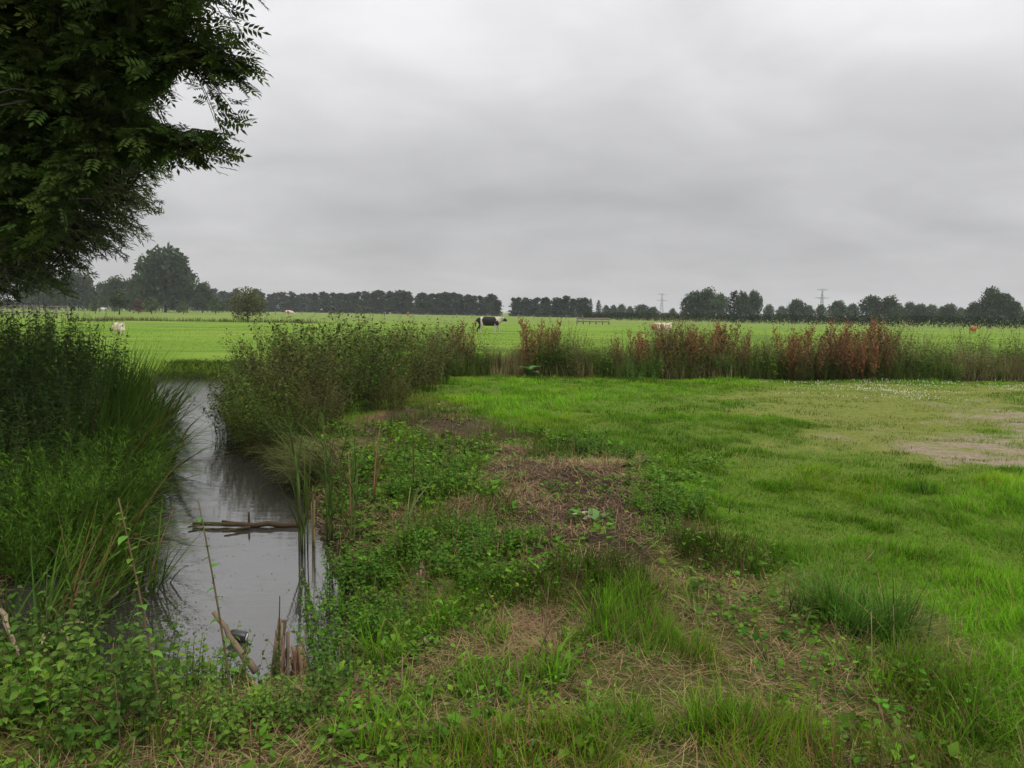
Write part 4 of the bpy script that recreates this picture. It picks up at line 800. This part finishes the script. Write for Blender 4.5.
# rushes along the field ditch far left
n = 300; a = rng.random(n)*6.28
def rush(ln, wd, col, lab, px, y):
    n = 300; base = np.column_stack([rng.normal(0, .28, n)*ln, rng.normal(0, .35, n), np.zeros(n)]); ct = jit(col, n, .3)
    g = G().add(*blades(base*A([1, 1, 0])+0, .2+.55*rng.random(n)**1.5, np.full(n, .06), rng.random(n)*6.28, rng.random(n)*.3, rng.random(n)*.5, ct*.6, ct, 2))
    tag(link('rush_clump', g.mesh('rush_clump', M_DRY), None, ((px-512)/F*y, y, 0)), lab, 'rushes')
rush(5.5, 0, (.15, .115, .05), 'brown rush clump left of the widest one on the far field edge', 118, 96); rush(9, 0, (.13, .10, .045), 'widest brown rush clump on the left far field edge', 146, 97); rush(10, 0, (.15, .12, .055), 'brown rush clump right of the widest one', 187, 97)
rush(7, 0, (.10, .12, .04), 'low greenish rushes left of the hawthorn shrub', 228, 97); rush(7, 0, (.09, .10, .035), 'low dark rushes right of the hawthorn shrub', 272, 97); rush(5, 0, (.12, .11, .045), 'thin rushes farther right of the hawthorn shrub', 300, 97)
rush(6, 0, (.10, .12, .04), 'greenish rushes behind the nettles, left of the sheep', 92, 90)
# fences, rail, posts
def box_soup(g, c, s, col, rz=0):
    v = A([[x, y, z] for x in (-.5, .5) for y in (-.5, .5) for z in (-.5, .5)])*A(s); ca, sa = math.cos(rz), math.sin(rz)
    v = np.stack([v[:, 0]*ca-v[:, 1]*sa, v[:, 0]*sa+v[:, 1]*ca, v[:, 2]], 1)+A(c)
    return g.add(v, A([(0, 1, 3), (0, 3, 2), (4, 6, 7), (4, 7, 5), (0, 4, 5), (0, 5, 1), (2, 3, 7), (2, 7, 6), (0, 2, 6), (0, 6, 4), (1, 5, 7), (1, 7, 3)]), A(col))
def rail_fence(name, lab, px0, px1, d, h, npost, rails, rt=.10):
    a, b = atd(px0, 320, d), atd(px1, 320, d); ln = b[0]-a[0]; t = thing(name, lab, 'fence', (a[0], d, 0))
    pm = box_soup(G(), (0, 0, h/2), (.16, .16, h), (.2, .17, .14)).mesh('post', M_FENCE)
    for i in range(npost): link('post', pm, t, (ln*i/(npost-1), 0, 0))
    rm = box_soup(G(), (ln/2, -.10, 0), (ln, .04, rt), (.2, .17, .14)).mesh('rail', M_FENCE)
    for z in rails: link('rail', rm, t, (0, 0, h*z))
rail_fence('wooden_fence', 'low weathered wooden rail fence in the pasture in front of the far hedge', 577, 609, 118, 1.05, 6, (.45, .85), .22)
rail_fence('field_fence', 'grey rail fence behind the nettles at the left picture edge', -20, 68, 105, 1.75, 9, (.45, .93), .12)
wf = thing('wire_fence', 'thin line of small fence posts in front of the pine row', 'fence', (-70, 225, 0)); pm = box_soup(G(), (0, 0, .6), (.14, .14, 1.3), (.25, .22, .18)).mesh('post', M_FENCE)
for i in range(22): link('post', pm, wf, (i*4.2, -i*1.2+rng.normal(0, .2), 0))
wm = tubes(A([[[0, 0, .95+0*j], [44, -12.6, .95], [88.2, -25.2, .95]] for j in range(1)]), np.full((1, 3), .012), A((.2, .2, .2))); link('wire', G().add(*wm).mesh('wire', M_STEEL), wf)
# pylons
def pylon(lab, px, top, d):
    hz = 312+(px-512)*.01362; h = H+(hz-top)*d/F; t = thing('pylon', lab, 'pylon', (*atd(px, 300, d)[:2], 0), 'power line pylons'); w0 = h*.075
    def beams(pairs, r): P = A([[a, ((A(a)+A(b))/2).tolist(), b] for a, b in pairs]); return tubes(P, np.full((len(P), 3), r), A((.3, .3, .3)), 4)
    def wd(f): return w0*(1-f)**1.3+h*.012
    cs = [(-1, -1), (1, -1), (1, 1), (-1, 1)]; lv = np.linspace(0, 1, 9); legs = []; brace = []
    for a, b in zip(lv[:-1], lv[1:]):
        for q in range(4):
            x, y = cs[q]; x2, y2 = cs[(q+1) % 4]
            legs.append(([x*wd(a), y*wd(a), a*h], [x*wd(b), y*wd(b), b*h])); brace.append(([x*wd(a), y*wd(a), a*h], [x2*wd(b), y2*wd(b), b*h])); brace.append(([x2*wd(a), y2*wd(a), a*h], [x*wd(b), y*wd(b), b*h]))
    link('tower', G().add(*beams(legs, h*.008)).add(*beams(brace, h*.0045)).mesh('tower', M_STEEL), t)
    for f, l in ((.99, .30), (.70, .40), ):
        arm = [([-l*h/1.6, 0, f*h], [l*h/1.6, 0, f*h])]+[([s*l*h/1.6, 0, f*h], [0, 0, f*h-.05*h]) for s in (-1, 1)]+[([s*l*h/1.6*.5, 0, f*h], [0, 0, f*h+.03*h]) for s in (-1, 1)]
        link('cross_arm', G().add(*beams(arm, h*.007)).mesh('cross_arm', M_STEEL), t)
    g = G()
    for s in (-1, -.5, .5, 1):
        for f, l in ((.70, .40), (.99, .30)):
            x = s*l*h/1.6; g.add(*tubes(A([[[x, 0, f*h], [x, 0, f*h-.03*h], [x, 0, f*h-.055*h]]]), np.full((1, 3), h*.004), A((.3, .3, .3)), 4))
    link('insulator', g.mesh('insulator', M_STEEL), t); return t
pylon('nearer lattice power pylon, above the weeds right of the tall tree clump', 822, 289.5, 1150)
pylon('fainter lattice power pylon left of the tall tree clump', 662, 294, 1350)
# ------------------------------------------------------------------ animals
def skin(J, E, R, name, colf, sub=2):
    me = bpy.data.meshes.new('tmp'); me.from_pydata([tuple(j) for j in J], E, []); o = bpy.data.objects.new('tmp', me); C.objects.link(o)
    md = o.modifiers.new('s', 'SKIN'); md.use_smooth_shade = True
    for i, v in enumerate(me.skin_vertices[0].data): v.radius = R[i] if hasattr(R[i], '__len__') else (R[i], R[i]); v.use_root = (i == 0)
    sb = o.modifiers.new('u', 'SUBSURF'); sb.levels = sub; sb.render_levels = sub
    dg = bpy.context.evaluated_depsgraph_get(); m2 = bpy.data.meshes.new_from_object(o.evaluated_get(dg), depsgraph=dg); m2.name = name
    bpy.data.objects.remove(o, do_unlink=True)
    n = len(m2.vertices); V = np.empty(n*3, np.float32); m2.vertices.foreach_get('co', V); V = V.reshape(-1, 3)
    c = np.ones((n, 4), np.float32); c[:, :3] = colf(V); a = m2.attributes.get('col') or m2.attributes.new('col', 'FLOAT_COLOR', 'POINT'); a.data.foreach_set('color', c.ravel())
    m2.materials.clear(); m2.materials.append(M_HIDE); return m2
def cow_mesh(colf, pose='walk', sub=3):
    hd = {'walk': [(1.02, 0, 1.22), (1.30, -.10, 1.28), (1.58, -.22, 1.08)], 'graze': [(1.05, 0, .95), (1.28, 0, .55), (1.42, 0, .2)], 'lie': [(1.0, 0, 1.15), (1.2, .05, 1.32), (1.48, .1, 1.2)]}[pose]
    J = [(0, 0, 1.02), (-.48, 0, 1.06), (-.92, 0, 1.14), (.45, 0, 1.04), (.75, 0, 1.08), *hd]
    R = [(.36, .42), (.34, .39), (.20, .24), (.35, .42), (.27, .33), (.17, .21), (.14, .15), (.095, .10)]
    E = [(0, 1), (1, 2), (0, 3), (3, 4), (4, 5), (5, 6), (6, 7)]
    def chain(root, pts, rs):
        pr_ = root
        for p, r in zip(pts, rs): J.append(p); R.append(r); E.append((pr_, len(J)-1)); pr_ = len(J)-1
    if pose != 'lie':
        sw = [.12, -.14]
        for i, s in enumerate((-1, 1)):
            chain(1, [(-.70+sw[i]*.3, s*.22, .80), (-.62+sw[i], s*.21, .62), (-.84+sw[i], s*.2, .42), (-.80+sw[i]*1.5, s*.2, .16), (-.74+sw[i]*1.5, s*.2, .04)], [.15, .11, .065, .05, .065])
            chain(4, [(.68, s*.2, .72), (.70-sw[i], s*.19, .42), (.70-sw[i]*1.3, s*.19, .16), (.74-sw[i]*1.3, s*.19, .04)], [.12, .07, .05, .06])
        chain(1, [(-.42, 0, .66)], [.14])
    else:
        for s in (-1, 1):
            chain(1, [(-.55, s*.38, .86), (-.30, s*.46, .68), (-.55, s*.48, .64)], [.14, .08, .06]); chain(4, [(.75, s*.25, .78), (.95, s*.22, .68), (.70, s*.25, .64)], [.10, .07, .06])
    chain(2, [(-1.06, 0, 1.08), (-1.10, .02, .8), (-1.08, .04, .5)], [.05, .028, .05])
    h = A(hd[1]); 
    for s in (-1, 1): chain(6, [tuple(h+A([-.05, s*.15, .07])), tuple(h+A([-.08, s*.27, .05]))], [.05, .035])
    return skin(J, E, R, 'body', colf, sub)
WHT = A((.50, .44, .38)); BLK = A((.018, .016, .016))
def patch(V, spots, a, b):
    m = np.zeros(len(V), bool)
    for cx, cz, rx, rz_ in spots: m |= ((V[:, 0]-cx)/rx)**2+((V[:, 2]-cz)/rz_)**2+.25*(fbm(V[:, 0]*4, V[:, 2]*4, 3)-.5) < 1
    return np.where(m[:, None], b, a)
def holstein(V): 
    c = patch(V, [(.08, 1.12, .60, .5), (-.98, .90, .36, .8), (1.56, 1.06, .32, .34), (.15, .75, .36, .3), (.75, .9, .16, .22)], WHT, BLK); return c
def animal(name, lab, cat, px, d, rz, me, sc=1, dz=0, group=None):
    p = atd(px, 330, d); o = link(name, me, None, (p[0], d, dz)); o.rotation_euler = (0, 0, rz); o.scale = (sc,)*3; return tag(o, lab, cat, group)
animal('cow', 'black and white cow walking right in the pasture behind the weed band', 'cow', 488.5, 61, -.12, cow_mesh(holstein), .95)
pied = lambda V: patch(V, [(-.2, 1.0, .3, .35), (1.3, 1.1, .12, .3), (-.9, 1.0, .2, .4)], A((.60, .50, .41)), A((.30, .13, .06)))
animal('cow', 'pale cow with light brown patches, mostly hidden behind the orange-red dock', 'cow', 661, 66, .5, cow_mesh(pied, 'lie'), .98, -.38)
red = lambda V: np.broadcast_to(A((.33, .115, .05)), V.shape)*(1+.2*(fbm(V[:, 0]*5, V[:, 2]*5, 4)-.5))[:, None]
animal('cow', 'reddish-brown calf standing in the pasture at the far right, below the large tree', 'calf', 973, 86, .6, cow_mesh(red, 'walk'), .6)
wht = lambda V: np.broadcast_to(A((.60, .57, .52)), V.shape)+0
animal('cow', 'white cow far off beside the pollard willow on the left', 'cow', 102, 215, .2, cow_mesh(wht, 'walk', 2), 1.0)
animal('cow', 'pinkish-brown pied cow far off right of the hawthorn shrub', 'cow', 289, 190, .3, cow_mesh(pied, 'graze', 2), 1.0)
blk = lambda V: np.broadcast_to(A((.03, .025, .025)), V.shape)+0
animal('cow', 'small dark cow far off in front of the pines, between shrub and grazing cow', 'cow', 333, 230, 2.8, cow_mesh(blk, 'graze', 2), .9)
animal('cow', 'tiny black and white cow far off left of the walking cow', 'cow', 387, 235, .2, cow_mesh(holstein, 'graze', 2), .9)
animal('cow', 'tiny brown cow far off just left of the walking cow', 'cow', 408, 235, 1.9, cow_mesh(red, 'graze', 2), .9)
def sheep_mesh():
    J = [(0, 0, .52), (-.32, 0, .54), (.30, 0, .54), (.50, 0, .50), (.66, 0, .34), (.76, 0, .2)]; R = [(.25, .27), .21, .22, .13, .09, .06]; E = [(0, 1), (0, 2), (2, 3), (3, 4), (4, 5)]
    for s in (-1, 1):
        for x, r0 in ((-.34, 1), (.28, 2)):
            k0 = r0
            for p, r in zip([(x, s*.12, .30), (x, s*.12, .15), (x+.02, s*.12, .02)], [.07, .04, .04]): J.append(p); R.append(r); E.append((k0, len(J)-1)); k0 = len(J)-1
        J.append((.58, s*.12, .40)); R.append(.03); E.append((4, len(J)-1))
    return skin(J, E, R, 'sheep', lambda V: np.where((V[:, 0] > .56)[:, None], A((.40, .33, .26)), A((.58, .50, .38)))*(.8+.4*fbm(V[:, 0]*22, V[:, 2]*22, 8))[:, None], 3)
animal('sheep', 'creamy sheep grazing behind the nettles at the left edge of the pasture', 'sheep', 119, 48, 2.7, sheep_mesh(), .95)
# ------------------------------------------------------------------ the near ash tree that overhangs the left of the view
def inpoly(px, py, poly): return sdist(np.stack([px, py], 1), poly) 
ASHP = [(-300, -300), (200, -300), (215, -10), (205, 20), (182, 45), (178, 78), (172, 100), (150, 112), (172, 128), (180, 160), (150, 170), (128, 150), (105, 190), (70, 215), (40, 262), (-300, 300)]
def in_view(P, poly, mg=0):
    px, py, w_ = proj(P); vis = (w_ > .3) & (px > -25) & (px < 1050) & (py > -25) & (py < 800)
    d = inpoly(px, py, poly); return (~vis) | (d < mg)
LFT = []
for s in (-1, 1):
    for q in range(4): LFT.append((.22+.2*q, s))
def compound(L=.24):
    V = []; T = []; n = 0
    for t, s in LFT+[(1.0, 0)]:
        o = A([t*L*.8, 0, -.02*t*t]); ang = s*1.0; l = L*.36; d = A([math.cos(ang), math.sin(ang), -.12]); e = A([-math.sin(ang), math.cos(ang), 0])
        q = [o, o+d*l*.45+e*l*.19+A([0, 0, .006]), o+d*l*.45-e*l*.19+A([0, 0, .006]), o+d*l]; V += q; T += [(n, n+2, n+1), (n+1, n+2, n+3)]; n += 4
    V += [A([0, .002, 0]), A([0, -.002, 0]), A([L*.8, .001, -.02]), A([L*.8, -.001, -.02])]; T += [(n, n+1, n+3), (n, n+3, n+2)]
    return A(V), A(T)
CV, CT = compound()
def put(pos, az, pit, roll, sc, col):
    d, s, u = frames(az, pit, roll); n = len(pos)
    V = pos[:, None]+sc[:, None, None]*(CV[None, :, 0:1]*d[:, None]+CV[None, :, 1:2]*s[:, None]+CV[None, :, 2:3]*u[:, None])
    T = CT[None]+np.arange(n)[:, None, None]*len(CV); K = np.repeat(col[:, None], len(CV), 1)
    return V.reshape(-1, 3), T.reshape(-1, 3), K.reshape(-1, 3)
ROOT = A([-7.2, 6.6, 0.]); ash = thing('ash_tree', 'large dark ash tree at the left whose leafy branches overhang the top left corner', 'tree', tuple(ROOT))
gt = G(); gc = G(); BK = A((.055, .05, .042))
TP = A([[0, 0, -.3], [.1, 0, 1.2], [.2, -.1, 2.6], [.3, -.1, 4.2], [.4, 0, 6.5], [.4, .1, 9.]])+ROOT; gt.add(*tubes(TP[None], A([[.34, .29, .26, .22, .15, .04]]), BK, 10))
TIPS = [(255, 62, 5.6), (250, 82, 5.6), (236, 78, 5.7), (222, 80, 5.8), (242, 45, 5.6), (230, 38, 5.7), (205, 30, 5.8), (245, -12, 5.4), (228, -14, 5.4), (255, -22, 5.4), (224, 134, 5.7), (224, 152, 5.8), (214, 168, 5.8), (205, 140, 5.7), (190, 158, 6.), (226, 128, 5.7), (208, 58, 5.8), (240, 60, 5.6), (192, 12, 5.7), (170, 150, 6)]
LIMB = [(185, 60, 5.9), (170, 140, 6.1), (190, -30, 5.6), (90, 20, 6.2), (-40, 60, 7.4), (30, 130, 7.6), (110, 150, 6.3)]
limbs = []
for i, (px, py, d) in enumerate(LIMB):
    e = atd(px, py, d); s = along(TP[None], A([[.35+.06*i]]))[0, 0]; mid = s*.45+e*.55+A([0, 0, .35]); t = np.linspace(0, 1, 9)[:, None]; q = s*(1-t)**2+2*mid*t*(1-t)+e*t*t; q[1:-1] += rng.normal(0, .03, (7, 3)); limbs.append(q)
for _ in range(16):                                              # limbs on the sides away from the camera
    a = rng.uniform(.5, 5.2); e = ROOT+A([math.cos(a)*4.2*rng.uniform(.6, 1), math.sin(a)*4.2*rng.uniform(.6, 1), rng.uniform(3.0, 8.5)]); s = along(TP[None], A([[rng.uniform(.35, .85)]]))[0, 0]
    t = np.linspace(0, 1, 9)[:, None]; q = s*(1-t)+e*t+A([0, 0, .3])*np.sin(t*3.14)
    if in_view(q, ASHP).all(): limbs.append(q)
limbs = A(limbs); gt.add(*tubes(limbs, np.linspace(.06, .012, 9)[None].repeat(len(limbs), 0), BK*.6, 6))
anch = limbs[:, 2:].reshape(-1, 3)
tw0, tw1 = [], []
for px, py, d in TIPS:
    for r in range(4): tw1.append(atd(px+rng.normal(-3, 7), py+rng.normal(0, 6), d+rng.normal(0, .12)))
cand = np.concatenate([A([atd(rng.uniform(-30, 205), rng.uniform(-30, 265), rng.uniform(5.6, 8.2)) for _ in range(3900)]), ROOT+A([1.3, -.3, 5.4])+rng.normal(size=(800, 3))*A([2.2, 2.1, 1.7])])
cand = cand[in_view(cand, ASHP, -6) & (cand[:, 2] > 1.9) & (np.hypot(cand[:, 0]-CAM[0], cand[:, 1]) > 3.4)]
tw1 = np.concatenate([A(tw1), cand]); n = len(tw1)
D = np.stack([np.linalg.norm(anch-p, axis=1) for p in tw1]); tw0 = anch[np.argmin(D, 1)]
v = tw1-tw0; ln = np.linalg.norm(v, axis=1, keepdims=True); tw_s = np.where(ln > .75, tw1-v/ln*.75, tw0)
# twig: last 0.75 m leafy; long ones get a bare connecting twig back to the limb
t5 = np.linspace(0, 1, 5)[None, :, None]; TW_ = tw_s[:, None]*(1-t5)+tw1[:, None]*t5+A([0, 0, .06])*np.sin(t5*3.14)
gt.add(*tubes(TW_, np.linspace(.006, .002, 5)[None].repeat(n, 0), BK, 3))
lg = ln[:, 0] > .75; P3 = np.stack([tw0[lg], (tw0[lg]+tw_s[lg])/2+A([0, 0, .08]), tw_s[lg]], 1)
okc = in_view(P3[:, 1], ASHP); P3 = P3[okc]; gt.add(*tubes(P3, np.linspace(.012, .006, 3)[None].repeat(len(P3), 0), BK, 3))
m = 9; t = (.12+.88*(np.arange(m)+.6)/m)[None].repeat(n, 0); pos = along(TW_, np.minimum(t, 1)).reshape(-1, 3)
dv = TW_[:, -1]-TW_[:, 0]; az0 = np.arctan2(dv[:, 1], dv[:, 0]); az = (az0[:, None]+np.where(np.arange(m) % 2, .85, -.85)[None]*(np.arange(m) < m-1)+rng.normal(0, .35, (n, m))).ravel()
k = n*m; sel = in_view(pos, ASHP, 0) | (np.repeat(np.arange(n) < len(TIPS)*4, m)); ii = np.where(sel)[0]
gc.add(*put(pos[ii], az[ii], -.25+rng.normal(0, .3, len(ii)), rng.normal(0, .5, len(ii)), .5+.36*rng.random(len(ii)), np.repeat(tint(n, (.058, .095, .018), .5), m, 0)[ii]))
link('trunk', gt.mesh('trunk', M_BARK, ROOT), ash); link('crown', gc.mesh('crown', M_LEAF, ROOT), ash)
# ------------------------------------------------------------------ willow behind it
WILP = [(-300, -300), (120, -300), (150, 100), (165, 148), (192, 152), (160, 168), (190, 178), (152, 192), (172, 212), (140, 222), (160, 242), (132, 245), (128, 262), (100, 262), (96, 280), (75, 276), (78, 300), (30, 298), (10, 312), (-300, 320)]
WR = A([-11.3, 12.2, 0.]); wil = thing('willow_tree', 'grey-green willow behind the ash, its drooping twigs hanging over the left bank', 'tree', tuple(WR)); gt = G(); gc = G()
TP = A([[0, 0, -.3], [.2, 0, 1.5], [.5, 0, 3.], [.8, .1, 5.], [1., .2, 8.]])+WR; gt.add(*tubes(TP[None], A([[.35, .3, .24, .15, .04]]), BK, 9)); limbs = []
for px, py, d in [(150, 150, 11.5), (120, 200, 11.), (90, 235, 11.), (60, 200, 12), (20, 240, 12), (130, 170, 12.5), (60, 140, 12.5), (-30, 200, 12.5), (30, 275, 12), (-60, 260, 12)]:
    e = atd(px, py, d); s = along(TP[None], A([[rng.uniform(.3, .8)]]))[0, 0]; mid = s*.5+e*.5+A([0, 0, .8]); t = np.linspace(0, 1, 9)[:, None]; limbs.append(s*(1-t)**2+2*mid*t*(1-t)+e*t*t)
for _ in range(10):
    a = rng.uniform(1.2, 5.5); e = WR+A([math.cos(a)*3.5, math.sin(a)*3.5, rng.uniform(3, 8)]); s = along(TP[None], A([[rng.uniform(.4, .9)]]))[0, 0]; t = np.linspace(0, 1, 9)[:, None]; limbs.append(s*(1-t)+e*t+A([0, 0, .6])*np.sin(t*3.14))
limbs = A(limbs); gt.add(*tubes(limbs, np.linspace(.09, .02, 9)[None].repeat(len(limbs), 0), BK, 6)); anch = limbs[:, 2:].reshape(-1, 3)
cand = np.concatenate([A([atd(rng.uniform(-40, 195), rng.uniform(80, 312), rng.uniform(9.8, 14.)) for _ in range(4200)]), WR+A([.6, .2, 5.4])+rng.normal(size=(1100, 3))*A([2.2, 2.2, 1.9])])
cand = cand[in_view(cand, WILP, -1) & (cand[:, 2] > 1.7)]; n = len(cand)
a0_ = np.arctan2(cand[:, 1]-WR[1], cand[:, 0]-WR[0])+rng.normal(0, .5, n); L_ = .45+.5*rng.random(n)
st = cand-np.stack([np.cos(a0_)*L_*.75, np.sin(a0_)*L_*.75, -.30*L_], 1); t5 = np.linspace(0, 1, 5)[None, :, None]; TW_ = st[:, None]*(1-t5)+cand[:, None]*t5+A([0, 0, .08])*np.sin(t5*3.14)
gt.add(*tubes(TW_, np.linspace(.006, .002, 5)[None].repeat(n, 0), A((.09, .08, .045)), 3))
near = anch[np.argmin(np.stack([np.linalg.norm(anch-p, axis=1) for p in st]), 1)]; P3 = np.stack([near, (near+st)/2+A([0, 0, .1]), st], 1); P3 = P3[in_view(P3[:, 1], WILP)]; gt.add(*tubes(P3, np.linspace(.014, .006, 3)[None].repeat(len(P3), 0), BK, 3))
m = 24; t = rng.random((n, m)); pos = along(TW_, t).reshape(-1, 3); k = n*m; az = np.repeat(a0_, m)+rng.normal(0, .8, k); ok = in_view(pos, WILP, 4); pos = pos[ok]; k = len(pos); az = az[ok]
gc.add(*leaves(pos, az, -.35+rng.normal(0, .4, k), .075+.05*rng.random(k), .17, np.repeat(tint(n, (.075, .11, .036), .4), m, 0)[ok], LEAF2, rng.normal(0, .8, k)))
link('trunk', gt.mesh('trunk', M_BARK, WR), wil); link('crown', gc.mesh('crown', M_LEAF, WR), wil)
# ------------------------------------------------------------------ air
HZ = 1450.
V = [(x, y, z) for x in (-HZ, HZ) for y in (-60, HZ) for z in (-3, 60)]
me = raw('haze', V, [(0, 1, 3, 2), (4, 6, 7, 5), (0, 4, 5, 1), (2, 3, 7, 6), (0, 2, 6, 4), (1, 5, 7, 3)])
m = bpy.data.materials.new('haze_air'); m.use_nodes = True; nt = m.node_tree; nt.nodes.clear(); o = nt.nodes.new('ShaderNodeOutputMaterial'); pv = nt.nodes.new('ShaderNodeVolumePrincipled')
pv.inputs['Color'].default_value = (.9, .92, .95, 1); pv.inputs['Density'].default_value = .00030; pv.inputs['Anisotropy'].default_value = .2
nt.links.new(pv.outputs[0], o.inputs['Volume']); me.materials.append(m); kind(link('haze', me), 'stuff')
